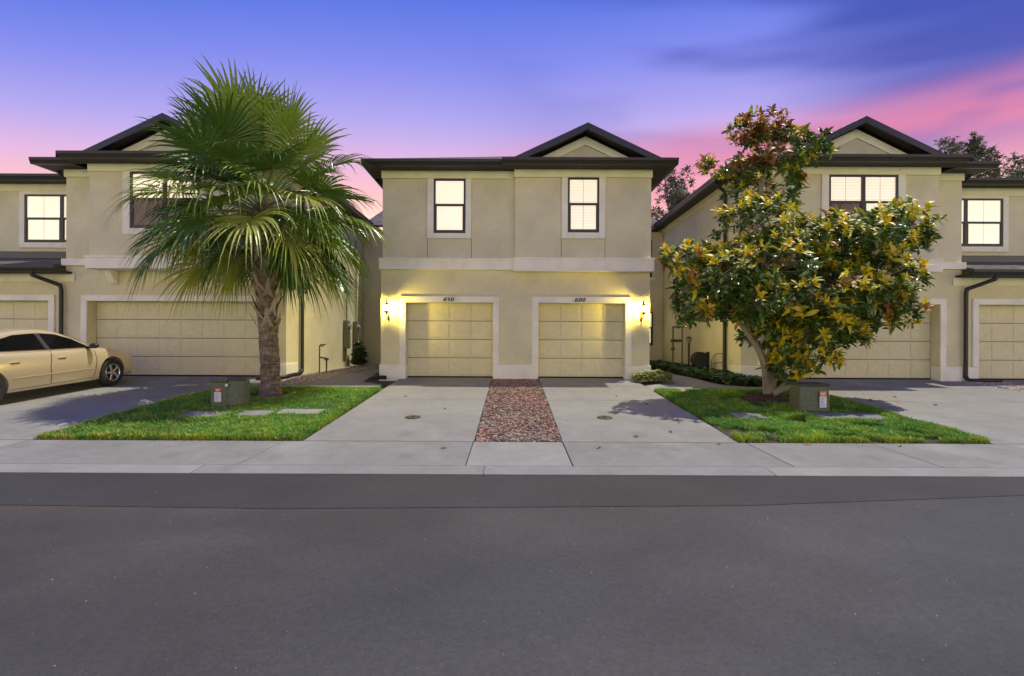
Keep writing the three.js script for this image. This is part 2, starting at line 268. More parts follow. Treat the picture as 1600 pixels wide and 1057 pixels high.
// gutter and soffit of an eave along x at distance d (front) back to the wall at dw
function frontEave(parent, x0, x1, d, dw, y = 6.24) {
  part('gutter', prismDY([[d, y + 0.16], [d + 0.015, y + 0.165], [d + 0.03, y + 0.10], [d + 0.12, y + 0.10], [d + 0.12, y - 0.01], [d + 0.05, y - 0.012], [d + 0.03, y + 0.04], [d + 0.004, y + 0.09]], x0, x1), M.bronze, parent);
  const list = []; const n = Math.max(2, Math.round(Math.abs(x1 - x0) / 0.3)), step = (x1 - x0) / n;
  for (let i = 0; i < n; i++) list.push(B(x0 + i * step + 0.004, x0 + (i + 1) * step - 0.004, y, y + 0.02, d + 0.12, dw, 0.003));
  list.push(B(x0, x1, y + 0.022, y + 0.05, d + 0.121, dw));
  part('soffit', merge(list), M.soffit, parent);
}
function sideEave(parent, xo, xw, d0, d1, y = 6.24) {
  const s = Math.sign(xo - xw);
  part('gutter', merge([B(xo, xo - s * 0.11, y - 0.01, y + 0.10, d0, d1, 0.02), B(xo + s * 0.012, xo - s * 0.01, y + 0.09, y + 0.165, d0, d1, 0.006)]), M.bronze, parent);
  part('soffit', B(xo - s * 0.111, xw, y + 0.001, y + 0.045, d0 + 0.05, d1), M.soffit, parent);
}
function hipRoof(parent, x0, x1, d0, d1, y, slope, name = 'roof', xhip0 = true, xhip1 = true) {
  const w = x1 - x0, t = d1 - d0, h = Math.min(w, t) / 2, yr = y + h * slope; let r0, r1;
  if (w < t) { r0 = [(x0 + x1) / 2, d0 + h]; r1 = [(x0 + x1) / 2, d1 - h]; } else { r0 = [xhip0 ? x0 + h : x0, (d0 + d1) / 2]; r1 = [xhip1 ? x1 - h : x1, (d0 + d1) / 2]; }
  const A = [x0, y, -d0], Bq = [x1, y, -d0], Cq = [x1, y, -d1], Dq = [x0, y, -d1], R0 = [r0[0], yr, -r0[1]], R1 = [r1[0], yr, -r1[1]];
  const tri = w < t ? [[A, Bq, R0], [Bq, Cq, R1], [Bq, R1, R0], [Cq, Dq, R1], [Dq, A, R0], [Dq, R0, R1]] : [[A, Bq, R1], [A, R1, R0], [Bq, Cq, R1], [Cq, Dq, R0], [Cq, R0, R1], [Dq, A, R0]];
  const g = new THREE.BufferGeometry(); g.setAttribute('position', new THREE.Float32BufferAttribute(tri.flat(2), 3)); g.computeVertexNormals();
  return part(name, worldUV(g), M.shingle, parent);
}
// small decorative gable above a bay
function pediment(parent, xc, half, yb, yp, dr, dw, db) {
  const sl = (yp - yb) / half, t = 0.17;
  const face = prismXY([[xc - half + 0.30, yb - 0.05], [xc + half - 0.30, yb - 0.05], [xc, yp - 0.30 * sl - 0.02]], dw, dw + 0.15);
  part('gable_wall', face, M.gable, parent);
  for (const s of [-1, 1]) {
    const ex = xc + s * half;
    // raking trim board on the gable wall, mitred at the peak and at the eave
    const q = [[ex - s * 0.36, yb - 0.04], [ex - s * 0.80, yb - 0.04], [xc, yp - 0.42], [xc, yp - 0.20]]; part('rake_trim', prismXY(s < 0 ? q : q.reverse(), dw - 0.045, dw - 0.001), M.trim, parent);
    const f = [[ex, yb], [ex, yb - 0.01], [ex - s * 0.02, yb - t], [xc, yp - t - 0.005], [xc, yp]]; part('rake_board', prismXY(s < 0 ? f : f.reverse(), dr, dr + 0.05, 0.004), M.rake, parent);
    const r = [[ex, yb - 0.005], [ex, yb - 0.03], [xc, yp - 0.03], [xc, yp - 0.005]]; part('gable_roof', prismXY(s < 0 ? r : r.reverse(), dr + 0.051, db), M.shingle, parent);
    const u = [[ex - s * 0.02, yb - 0.05], [ex - s * 0.06, yb - 0.08], [xc, yp - 0.10], [xc, yp - 0.06]]; part('rake_soffit', prismXY(s < 0 ? u : u.reverse(), dr + 0.052, dw + 0.02), M.soffit, parent);
  }
}
function downspout(parent, pts, r = 0.042) { return part('downspout', pipe(pts, r, 10), M.bronze, parent); }

// ------------------------------------------------------------------ middle house (two single garages)
const font = await new FontLoader().loadAsync('fonts/droid/droid_sans_bold.typeface.json');
const YB = FL - 0.15, WD = 14.2;
{
  const t = thing('townhouse', 'middle beige two storey house with two single garage doors and off centre gable', 'house', [0, FL, -WD]);
  const op = [[-2.95, -0.53], [0.73, 3.14]], yT = 2.597;
  // ground floor: piers, lintel, side walls
  const xs = [[-3.64, -2.95], [-0.53, 0.73], [3.14, 3.82]];
  parts('wall', [...xs.map(([a, b]) => B(a, b, 0.874, yT, WD, WD + 0.28)), B(-3.64, 3.82, yT, 3.52, WD, WD + 0.28)], M.wall, t);
  parts('plinth', [B(-3.67, -2.951, YB, 0.873, WD - 0.052, WD + 0.279, 0.006), B(-0.529, 0.729, YB, 0.873, WD - 0.052, WD + 0.279, 0.006), B(3.141, 3.85, YB, 0.873, WD - 0.052, WD + 0.279, 0.006)], M.trim, t);
  part('side_wall', B(-3.64, -3.44, YB, 6.24, WD + 0.281, 26), M.wall, t);
  part('side_wall', B(3.62, 3.82, YB, 6.24, WD + 0.281, 26), M.wall, t);
  part('rear_wall', B(-3.44, 3.62, YB, 6.24, 25.8, 26), M.wall, t);
  for (const [a, b] of op) { garageDoor(t, a, b, FL + 0.03, yT + 0.02, WD + 0.26, 4); doorTrim(t, a, b, yT, WD); }
  // upper floor: stucco panels with open joints over a backing
  part('wall', B(-3.6, 0.07, 3.5, 6.24, WD + 0.012, WD + 0.27), M.darkRoom, t);
  const bd = WD - 0.16; part('wall', B(0.072, 3.8, 3.47, 6.24, bd + 0.012, WD + 0.27), M.darkRoom, t);
  const panels = [[-3.605, -2.366, 3.5, 6.24, WD], [-2.354, -1.143, 3.5, 4.40, WD], [-1.131, 0.066, 3.5, 6.24, WD], [-2.354, -1.143, 4.404, 6.24, WD], [0.066, 1.334, 3.47, 6.24, bd], [1.346, 2.536, 3.47, 4.38, bd], [2.548, 3.805, 3.47, 6.24, bd], [1.346, 2.536, 4.384, 6.24, bd]];
  for (const [a, b, c, d, dd] of panels) part('stucco_panel', B(a, b, c, d, dd, dd + 0.03, 0.002), M.panelWall, t);
  part('bay_cheek', B(0.066, 0.086, 3.47, 6.24, bd + 0.031, WD - 0.001), M.panelWall, t);
  part('bay_cheek', B(3.785, 3.805, 3.47, 6.24, bd + 0.031, WD + 0.28), M.panelWall, t);
  part('wall_end', B(-3.605, -3.585, 3.5, 6.24, WD + 0.031, WD + 0.28), M.panelWall, t);
  // belt courses and friezes
  parts('belt_course', [B(-3.68, 0.02, 3.50, 3.80, WD - 0.09, WD - 0.001, 0.008), B(-3.69, 0.02, 3.76, 3.815, WD - 0.115, WD - 0.001, 0.006)], M.trim, t);
  parts('belt_course', [B(0.022, 3.87, 3.455, 3.80, bd - 0.09, WD - 0.001, 0.008), B(0.021, 3.885, 3.76, 3.815, bd - 0.115, WD - 0.001, 0.006)], M.trim, t);
  part('frieze', B(-3.63, 0.05, 6.025, 6.238, WD - 0.06, WD - 0.001, 0.006), M.cream, t);
  part('frieze', B(0.04, 3.83, 6.025, 6.238, bd - 0.06, bd - 0.001, 0.006), M.cream, t);
  windowUnit(t, -2.185, -1.30, 4.515, 6.02, WD, 1, {}); windowTrim(t, -2.36, -1.137, 4.37, 6.024, -2.185, -1.30, 4.515, WD);
  windowUnit(t, 1.51, 2.37, 4.515, 6.02, bd, 1, { slats: true }); windowTrim(t, 1.34, 2.542, 4.35, 6.024, 1.51, 2.37, 4.515, bd);
  // eaves and roofs
  frontEave(t, -4.06, -0.29, 13.65, WD); frontEave(t, -0.288, 4.385, 13.49, bd);
  sideEave(t, -4.06, -3.64, 13.78, 26.3); sideEave(t, 4.385, 3.82, 13.62, 26.3);
  hipRoof(t, -4.06, 4.385, 13.66, 26.5, 6.39, 0.375);
  part('bay_roof', prismDY([[13.50, 6.36], [13.50, 6.385], [15.2, 6.72], [15.2, 6.6]], -0.28, 4.375), M.shingle, t);
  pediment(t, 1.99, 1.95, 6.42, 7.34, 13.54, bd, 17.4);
  downspout(t, [[4.33, 6.25, -21], [3.9, 6.0, -21], [3.9, FL + 0.1, -21]]);
  downspout(t, [[-4.0, 6.25, -15.0], [-3.72, 5.98, -15.0], [-3.72, FL + 0.14, -15.0], [-3.74, FL + 0.06, -14.7]]);
  part('drain_elbow', tube([[-3.74, FL + 0.10, -14.75], [-3.80, FL + 0.06, -14.3], [-3.72, FL + 0.04, -13.95], [-3.42, FL + 0.035, -13.86]], 0.055, 10, 20), M.black, t);
  // house numbers, slanting black digits on the door heads
  for (const [txt, x] of [['610', -1.92], ['600', 1.72]]) {
    const g = new TextGeometry(txt, { font, size: 0.105, depth: 0.012, curveSegments: 5, bevelEnabled: false }); g.applyMatrix4(new THREE.Matrix4().set(1, 0.22, 0, 0, 0, 1, 0, 0, 0, 0, 1, 0, 0, 0, 0, 1)); g.scale(1.25, 1, 1);
    g.translate(x, yT + 0.032, -(WD - 0.052)); part('house_number', g, M.black, t);
  }
  // rear wing closing the gaps on both sides
  for (const m of [-1, 1]) {
    const e = (x) => 0.04 + m * (x - 0.04), a = e(3.83), b = e(6.33);
    part('rear_wing_wall', B(a, b, YB, 6.1, 21.5, 21.8), M.wall, t);
    part('rear_wing_roof', prismDY([[21.2, 6.18], [21.2, 6.28], [25.5, 8.1], [25.5, 8.0]], a, b), M.shingle, t);
    if (m > 0) { windowUnit(t, 4.02, 5.9, 1.35, 2.75, 21.49, 2, {}); windowUnit(t, 4.3, 5.85, 4.2, 5.75, 21.49, 2, { dark: [0] }); part('window_trim', B(4.15, 6.0, 4.05, 4.19, 21.44, 21.49), M.trim, t); }
    else { const dr = part('entry_door', B(-4.75, -3.85, FL, FL + 2.1, 21.42, 21.49, 0.01), std({ color: C(0.035, 0.022, 0.016), roughness: 0.5 }), t); part('door_handle', B(-4.68, -4.63, FL + 0.95, FL + 1.1, 21.37, 21.42, 0.01), M.bronze, dr); }
  }
}

// ------------------------------------------------------------------ houses left and right, mirror images of each other
function sideHouse(m, label) {
  const e = (x) => 0.04 + m * (x - 0.04);
  const bx = (a, b, ...r) => B(e(a), e(b), ...r);
  const t = thing('townhouse', label, 'house', [e(9.4), FL, -WD]);
  const yT = 2.6, bd = 13.72;
  parts('wall', [bx(6.35, 6.98, 0.874, yT, WD, WD + 0.3), bx(11.86, 12.47, 0.874, yT, WD, WD + 0.3), bx(6.35, 12.47, yT, 3.55, WD, WD + 0.3)], M.wall, t);
  parts('plinth', [bx(6.32, 6.979, YB, 0.873, WD - 0.052, WD + 0.299, 0.006), bx(11.861, 12.5, YB, 0.873, WD - 0.052, WD + 0.299, 0.006)], M.trim, t);
  part('side_wall', bx(6.35, 6.55, YB, 6.24, WD + 0.301, 26), M.wall, t);
  part('side_plinth', bx(6.325, 6.349, YB, 0.871, WD + 0.3, 14.95, 0.004), M.trim, t);
  part('side_frieze', bx(6.30, 6.349, 6.03, 6.236, WD + 0.1, 26, 0.005), M.cream, t);
  part('far_wall', bx(12.27, 12.47, YB, 6.24, WD + 0.301, 26), M.wall, t);
  garageDoor(t, Math.min(e(6.98), e(11.86)), Math.max(e(6.98), e(11.86)), FL + 0.03, yT + 0.02, WD + 0.3, 8);
  doorTrim(t, Math.min(e(6.98), e(11.86)), Math.max(e(6.98), e(11.86)), yT, WD, 0.16);
  // upper floor and overhanging bay
  part('upper_wall', bx(6.352, 12.468, 3.551, 6.24, WD + 0.002, WD + 0.3), M.panelWall, t);
  part('bay_wall', bx(6.98, 11.42, 3.44, 6.24, bd, WD + 0.001), M.panelWall, t);
  parts('belt_course', [bx(6.92, 11.48, 3.435, 3.76, bd - 0.08, WD - 0.002, 0.008), bx(6.905, 11.495, 3.72, 3.775, bd - 0.105, WD - 0.002, 0.006)], M.trim, t);
  parts('belt_course', [bx(11.481, 12.53, 3.57, 3.76, WD - 0.09, WD - 0.001, 0.008), bx(6.29, 6.919, 3.57, 3.76, WD - 0.09, WD - 0.001, 0.008)], M.trim, t);
  part('frieze', bx(6.95, 11.45, 6.03, 6.238, bd - 0.05, bd - 0.001, 0.006), M.cream, t);
  parts('frieze', [bx(11.451, 12.5, 6.03, 6.238, WD - 0.05, WD - 0.001, 0.006), bx(6.32, 6.949, 6.03, 6.238, WD - 0.05, WD - 0.001, 0.006)], M.cream, t);
  for (const x of [11.1, 7.3]) {
    const pts = []; for (let i = 0; i <= 12; i++) { const k = i / 12; pts.push([14.19 - 0.40 * (1 - Math.pow(1 - k, 1.0)) , 3.05 + 0.38 * (k - 0.13 * Math.sin(k * Math.PI * 2))]); }
    pts.push([14.19, 3.433]); part('corbel', prismDY(pts, e(x - 0.09), e(x + 0.09), 0.008), M.trim, t);
  }
  const w0 = Math.min(e(8.456), e(10.31)), w1 = Math.max(e(8.456), e(10.31)), q0 = Math.min(e(8.27), e(10.5)), q1 = Math.max(e(8.27), e(10.5));
  windowUnit(t, w0, w1, 4.515, 6.025, bd, 2, m > 0 ? { slats: true, dark: [0] } : { grille: true, dark: [0, 1] }); windowTrim(t, q0, q1, 4.35, 6.029, w0, w1, 4.515, bd);
  // eaves, roof, gable
  const E = (a, b) => [Math.min(e(a), e(b)), Math.max(e(a), e(b))];
  frontEave(t, ...E(5.9, 6.545), 13.65, WD); frontEave(t, ...E(11.855, 13.0), 13.65, WD); frontEave(t, ...E(6.56, 11.84), 13.17, bd);
  parts('gutter_end', [bx(6.545, 6.56, 6.23, 6.40, 13.17, 13.9, 0.004), bx(11.84, 11.855, 6.23, 6.40, 13.17, 13.9, 0.004)], M.bronze, t);
  sideEave(t, e(5.9), e(6.35), 13.78, 26.3); sideEave(t, e(13.0), e(12.47), 13.78, 26.3);
  hipRoof(t, ...E(5.9, 13.0), 13.66, 26.5, 6.39, 0.375);
  part('bay_roof', prismDY([[13.18, 6.36], [13.18, 6.39], [15.6, 6.75], [15.6, 6.6]], ...E(6.57, 11.83)), M.shingle, t);
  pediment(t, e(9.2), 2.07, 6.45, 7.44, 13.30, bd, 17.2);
  // set-back neighbour with a lean-to roof over its garage
  const sd = 15.58;
  part('setback_wall', bx(12.471, 21, 3.4, 6.24, sd, sd + 0.25), M.panelWall, t);
  part('setback_frieze', bx(12.471, 21, 6.0, 6.236, sd - 0.05, sd - 0.001), M.cream, t);
  const s0 = E(12.65, 14.9); windowUnit(t, s0[0], s0[1], 4.46, 5.92, sd, 2, { grille: true, mid: 0.5 });
  const s1 = E(12.48, 15.06); windowTrim(t, s1[0], s1[1], 4.30, 5.998, s0[0], s0[1], 4.46, sd);
  part('window_head', B(s0[0] + 0.001, s0[1] - 0.001, 5.921, 5.998, sd - 0.05, sd - 0.001), M.trim, t);
  frontEave(t, ...E(12.48, 21.4), 15.05, sd);
  hipRoof(t, ...E(10.5, 21.4), 15.06, 26, 6.39, 0.3, 'setback_roof');
  part('lean_to_roof', prismDY([[13.66, 3.44], [13.66, 3.50], [15.57, 3.99], [15.57, 3.9]], ...E(12.535, 21.2)), M.shingle, t);
  part('roof_flashing', bx(12.48, 21.2, 3.985, 4.19, sd - 0.03, sd - 0.001, 0.006), M.rake, t);
  frontEave(t, ...E(12.29, 21.2), 13.62, WD, 3.35);
  part('porch_frieze', bx(12.2, 21, 3.12, 3.345, WD - 0.05, WD - 0.001, 0.005), M.cream, t);
  parts('porch_wall', [bx(12.471, 12.92, 0.874, yT, WD, WD + 0.3), bx(12.471, 21, yT, 3.4, WD, WD + 0.3), bx(17.8, 21, 0.874, yT, WD, WD + 0.3)], M.wall, t);
  parts('porch_plinth', [bx(12.501, 12.919, YB, 0.873, WD - 0.05, WD + 0.299, 0.006), bx(17.801, 21, YB, 0.873, WD - 0.05, WD + 0.299, 0.006)], M.trim, t);
  const g0 = E(12.92, 17.8); garageDoor(t, g0[0], g0[1], FL + 0.03, yT + 0.02, WD + 0.28, 8); doorTrim(t, g0[0], g0[1], yT, WD, 0.165);
  // rainwater pipes
  downspout(t, [[e(5.97), 6.26, -15.1], [e(6.1), 6.1, -15.1], [e(6.27), 5.95, -15.1], [e(6.27), FL + 0.12, -15.1]], 0.05);
  downspout(t, [[e(12.98), 3.36, -13.69], [e(12.94), 3.25, -13.72], [e(12.52), 3.02, -14.08], [e(12.5), 2.9, -14.09], [e(12.5), FL + 0.10, -14.09]], 0.052);
  part('drain_pipe', tube([[e(12.5), FL + 0.12, -14.09], [e(12.52), FL + 0.03, -14.02], [e(12.75), FL + 0.02, -13.95], [e(13.35), FL + 0.01, -13.95]], 0.05, 10, 20), M.black, t);
  downspout(t, [[e(12.8), 6.26, -14.3], [e(12.8), 6.1, -14.5], [e(12.6), 6.05, -14.9], [e(12.6), 6.42, -15.3]], 0.045);
  if (m < 0) part('drain_pipe', tube([[e(6.27), FL + 0.16, -15.1], [e(6.24), FL + 0.07, -14.9], [e(6.22), FL + 0.06, -14.3], [e(6.35), FL + 0.03, -13.9], [e(6.95), FL + 0.02, -13.75]], 0.055, 10, 24), M.black, t);
  return t;
}
sideHouse(-1, 'beige house behind the palm tree with wide garage door and overhanging bay');
sideHouse(1, 'beige house behind the yellow leaved tree with wide garage door and overhanging bay');

// ------------------------------------------------------------------ wall lanterns
function lantern(x, d, y, lit, label) {
  const t = thing('wall_lantern', label, 'lamp', [x, y - 0.25, -d], lit ? 'lanterns beside the single garages' : undefined);
  const P = (n, g, m) => { g.translate(x, y, -d + 0.28); return part(n, worldUV(g), m, t); };
  const brz = std({ color: C(0.10, 0.055, 0.03), roughness: 0.45, metalness: 0.6 });
  const lathe = (pts, s = 6) => new THREE.LatheGeometry(pts.map((p) => new THREE.Vector2(p[0], p[1])), s);
  P('cap', lathe([[0.001, 0.30], [0.012, 0.285], [0.010, 0.24], [0.028, 0.22], [0.018, 0.19], [0.05, 0.15], [0.095, 0.115], [0.095, 0.10], [0.001, 0.10]], 8), brz);
  const glowM = lit ? phy({ color: C(1, 0.93, 0.75), transmission: 0.6, thickness: 0, roughness: 0.9, emissive: C(1.0, 0.78, 0.38), emissiveIntensity: 1.0 }) : phy({ color: C(0.9, 0.9, 0.9), transmission: 0.8, thickness: 0, roughness: 0.3 });
  P('glass', lathe([[0.080, 0.10], [0.062, -0.06]], 6), glowM);
  for (let i = 0; i < 6; i++) { const a = i * Math.PI / 3; const g = new THREE.CylinderGeometry(0.006, 0.006, 0.165, 5); g.rotateZ(0.11); g.rotateY(-a); g.translate(Math.sin(a + Math.PI / 2) * 0.074, 0.02, Math.cos(a + Math.PI / 2) * 0.074); P('glazing_bar', g, brz); }
  P('base', lathe([[0.072, -0.055], [0.07, -0.075], [0.035, -0.11], [0.018, -0.15], [0.012, -0.17], [0.001, -0.175]], 8), brz);
  const arm = tube([[0, -0.12, 0], [0, -0.22, -0.03], [0, -0.24, -0.12], [0, -0.16, -0.27]], 0.011, 6, 14); P('arm', arm, brz);
  const plate = new RoundedBoxGeometry(0.075, 0.30, 0.02, 1, 0.008); plate.translate(0, -0.15, -0.268); P('backplate', plate, brz);
  if (lit) {
    const b = new THREE.SphereGeometry(0.028, 10, 8); P('bulb', b, std({ color: C(1, 0.9, 0.7), emissive: C(1, 0.8, 0.42), emissiveIntensity: 6 }));
    const l = new THREE.PointLight(new THREE.Color(1.0, 0.74, 0.14), 9.0, 0, 2); l.position.set(0, 0.27, 0.28); l.castShadow = true; l.shadow.radius = 2; t.add(l);
  }
}
lantern(-3.42, WD, 2.40, true, 'lit bronze lantern on the wall left of door 610');
lantern(3.58, WD, 2.40, true, 'lit bronze lantern on the wall right of door 600');
lantern(-6.56, WD, 2.42, false, 'unlit dark lantern on the wall behind the palm trunk');

// ------------------------------------------------------------------ lawns, mulch, gravel, ground cover
const inPoly = (x, d, P) => { let c = false; for (let i = 0, j = P.length - 1; i < P.length; j = i++) { if ((P[i][1] > d) !== (P[j][1] > d) && x < (P[j][0] - P[i][0]) * (d - P[i][1]) / (P[j][1] - P[i][1]) + P[i][0]) c = !c; } return c; };
function instanced(name, geo, mat, mats, cols, label) {
  const im = new THREE.InstancedMesh(geo, mat, mats.length); mats.forEach((m, i) => im.setMatrixAt(i, m)); cols.forEach((c, i) => im.setColorAt(i, c));
  im.name = numbered(name); im.castShadow = im.receiveShadow = true; scene.add(im); return tag(im, label, null, null, 'stuff');
}
const mtx = new THREE.Matrix4(), qt = new THREE.Quaternion(), eu = new THREE.Euler();
const place = (x, y, z, rx, ry, rz, sx, sy, sz) => new THREE.Matrix4().compose(V(x, y, z), new THREE.Quaternion().setFromEuler(new THREE.Euler(rx, ry, rz)), V(sx, sy, sz));
// vault covers lying in the lawns (x, d centre, half sizes, turn)
const covers = [[-5.55, 9.25, 0.40, 0.28, 0.25], [-4.68, 9.35, 0.30, 0.24, 0.1], [-3.92, 9.5, 0.42, 0.22, 0.0], [4.30, 9.3, 0.28, 0.24, -0.3], [6.12, 9.3, 0.62, 0.28, -0.2]];
const inCover = (x, d) => covers.some(([cx, cd, a, b]) => Math.abs(x - cx) < a - 0.02 && Math.abs(d - cd) < b - 0.02);
const lawns = [
  { m: -1, poly: [[-7.14, 7.66], [-3.14, 7.66], [-3.14, 12.28], [-4.5, 12.3], [-6.1, 12.34], [-6.75, 12.1], [-7.1, 11.5]], bare: [[-5.30, 11.2, 0.62, 0.5]] },
  { m: 1, poly: [[3.42, 7.66], [7.18, 7.66], [7.18, 11.2], [6.9, 11.9], [6.5, 12.25], [3.42, 12.28]], bare: [[5.55, 11.2, 1.15, 0.75], [5.1, 7.9, 0.35, 0.14], [6.3, 7.85, 0.5, 0.1]] },
];
{
  // a tuft of eight bent blades
  const R = rng(11), pos = [];
  for (let k = 0; k < 8; k++) { const a = R() * 6.28, x = (R() - 0.5) * 0.04, z = (R() - 0.5) * 0.04, h = 0.045 + R() * 0.03, l = 0.02 + R() * 0.035, w = 0.0035; const cx = Math.cos(a), sx = Math.sin(a); const b0 = [x - sx * w, 0, z + cx * w], b1 = [x + sx * w, 0, z - cx * w], m0 = [x + cx * l * 0.35 - sx * w * 0.8, h * 0.62, z + sx * l * 0.35 + cx * w * 0.8], m1 = [x + cx * l * 0.35 + sx * w * 0.8, h * 0.62, z + sx * l * 0.35 - cx * w * 0.8], tp = [x + cx * l, h, z + sx * l]; pos.push(...b0, ...b1, ...m0, ...b1, ...m1, ...m0, ...m0, ...m1, ...tp); }
  const tuft = new THREE.BufferGeometry(); tuft.setAttribute('position', new THREE.Float32BufferAttribute(pos, 3)); tuft.computeVertexNormals();
  const gm = phy({ color: C(1, 1, 1), roughness: 0.6, transmission: 0.3, thickness: 0 });
  for (const L of lawns) {
    tag(part('lawn', slab(L.poly, 0.06, -0.012, 0.004), M.soil), L.m < 0 ? 'soil of the lawn round the palm' : 'soil of the lawn round the yellow leaved tree', null, null, 'structure');
    const ms = [], cs = []; const Q = rng(50 + L.m);
    const x0 = Math.min(...L.poly.map((p) => p[0])), x1 = Math.max(...L.poly.map((p) => p[0]));
    for (let i = 0; i < 52000; i++) {
      const x = x0 + Q() * (x1 - x0), d = 7.66 + Q() * 4.66; const a = Q(), b = Q(), c = Q(), s = Q(), jx = (b - 0.5) * 0.1, jd = (c - 0.5) * 0.07;
      if (!inPoly(x + jx, d + jd, L.poly) || inCover(x, d)) continue;
      let bare = 0; for (const [bx_, bd_, rx, rd] of L.bare) bare = Math.max(bare, 1 - Math.hypot((x - bx_) / rx, (d - bd_) / rd) + (fbm(x * 4 + 30, d * 4, 0, 0, 3, 3) - 0.5) * 0.7);
      if (L.m > 0) bare = Math.max(bare, (fbm(x * 2.2 + 7, d * 2.2 + 3, 0, 0, 3, 77) - 0.56) * 2.2);
      if (a < bare * 3.2) continue;
      const n = fbm(x * 1.1 + 20, d * 1.1, 0, 0, 3, 31), n2 = fbm(x * 6, d * 6, 0, 0, 2, 35), edge = smooth(7.85, 7.68, d) * 0.5;
      const sc = 0.7 + 0.7 * n + 0.35 * s + (b > 0.97 ? 0.5 : 0); ms.push(place(x, lot(d) - 0.012, -d, (b - 0.5) * 0.5, a * 6.28, (c - 0.5) * 0.5, sc, sc * (0.8 + 0.5 * n2), sc));
      const dry = Math.max(a < 0.10 ? 1.1 : 0, smooth(0.55, 0.85, n2 * 0.6 + c * 0.5) * 0.75 + edge * b);
      cs.push(C(0.07 + 0.26 * n * n2 + dry * 0.26, 0.26 + 0.38 * n * n2 + dry * 0.05, 0.006 + 0.01 * s + dry * 0.03));
    }
    instanced('grass', tuft, gm, ms, cs, L.m < 0 ? 'mown green grass round the palm trunk' : 'patchy green grass under the yellow leaved tree');
  }
}
function chips(name, poly, n, geo, mat, size, colour, label, seed, lift = 0.0, flat = 0.5) {
  const Q = rng(seed), ms = [], cs = []; const xs = poly.map((p) => p[0]), ds = poly.map((p) => p[1]); const x0 = Math.min(...xs), x1 = Math.max(...xs), d0 = Math.min(...ds), d1 = Math.max(...ds);
  for (let i = 0; i < n; i++) { const x = x0 + Q() * (x1 - x0), d = d0 + Q() * (d1 - d0), a = Q(), b = Q(), c = Q(), s = size * (0.55 + 0.9 * Q()); if (!inPoly(x, d, poly)) continue; ms.push(place(x, lot(d) - 0.018 + lift + a * 0.022, -d, (b - 0.5) * 1.3 * flat, a * 6.28, (c - 0.5) * 1.3 * flat, s, s, s)); cs.push(colour(a, b, c, x, d)); }
  return instanced(name, geo, mat, ms, cs, label);
}
{
  const ch = new THREE.BoxGeometry(1, 0.28, 0.42, 2, 1, 1); { const p = ch.attributes.position; for (let i = 0; i < p.count; i++) { const x = p.getX(i); p.setZ(i, p.getZ(i) * (1 - Math.abs(x) * 0.7)); p.setY(i, p.getY(i) + (0.25 - x * x) * 0.25); } ch.computeVertexNormals(); }
  const cm = std({ color: C(1, 1, 1), roughness: 0.95 });
  const red = (a, b, c, x, d) => { const n = fbm(x * 2.5 + 9, d * 1.6, 0, 0, 3, 14), k = 0.35 + 0.9 * b; const t = c < 0.14 ? 0.35 : 1; return C((0.30 + 0.06 * n) * k * t, (0.185 + 0.07 * (1 - n)) * k * t, (0.135 + 0.05 * (1 - n)) * k * t); };
  chips('bark_mulch', [[-0.54, 7.66], [0.74, 7.66], [0.74, 14.14], [-0.54, 14.14]], 30000, ch, cm, 0.046, red, 'red brown bark mulch strip between the two single drives', 21);
  const dark = (a, b) => C(0.06 + 0.05 * b, 0.04 + 0.03 * b, 0.028 + 0.02 * b);
  chips('bark_mulch', [[4.35, 10.75], [4.9, 10.35], [5.9, 10.35], [6.75, 10.8], [6.7, 11.7], [5.6, 12.05], [4.5, 11.7]], 3600, ch, cm, 0.06, dark, 'dark mulch round the foot of the yellow leaved tree', 22, 0.006);
  chips('bark_mulch', [[-5.9, 10.95], [-5.3, 10.6], [-4.7, 10.95], [-4.75, 11.4], [-5.3, 11.7], [-5.9, 11.4]], 700, ch, cm, 0.05, (a, b) => C(0.22 + 0.1 * b, 0.18 + 0.08 * b, 0.13 + 0.05 * b), 'pale litter round the palm trunk', 23, 0.004);
  const pb = new THREE.IcosahedronGeometry(0.5, 1); { const p = pb.attributes.position; for (let i = 0; i < p.count; i++) { const k = 0.8 + 0.4 * hash(Math.round(p.getX(i) * 99), Math.round(p.getY(i) * 99 + p.getZ(i) * 57), 4); p.setXYZ(i, p.getX(i) * k, p.getY(i) * k * 0.65, p.getZ(i) * k * 0.85); } pb.computeVertexNormals(); }
  const stone = (a, b, c) => { const k = 0.5 + 0.6 * b; return C(0.42 * k, (0.33 + 0.06 * c) * k, (0.26 + 0.08 * c) * k); };
  chips('gravel', [[-5.14, 14.45], [-5.24, 13.9], [-5.44, 13.32], [-5.9, 13.08], [-6.28, 13.03], [-6.26, 21], [-5.13, 21]], 5200, pb, cm, 0.055, stone, 'pinkish gravel bed under the sunlit side wall', 24);
  chips('gravel', [[12.43, 12.4], [13.47, 12.9], [13.47, 14.12], [12.43, 14.12]], 2200, pb, cm, 0.055, stone, 'brown gravel bed under the right hand drainpipe', 25);
  chips('gravel', [[-12.35, 9], [-13.38, 9], [-13.38, 14.12], [-12.35, 14.12]], 2600, pb, cm, 0.055, stone, 'brown gravel bed beyond the parked car', 26);
}
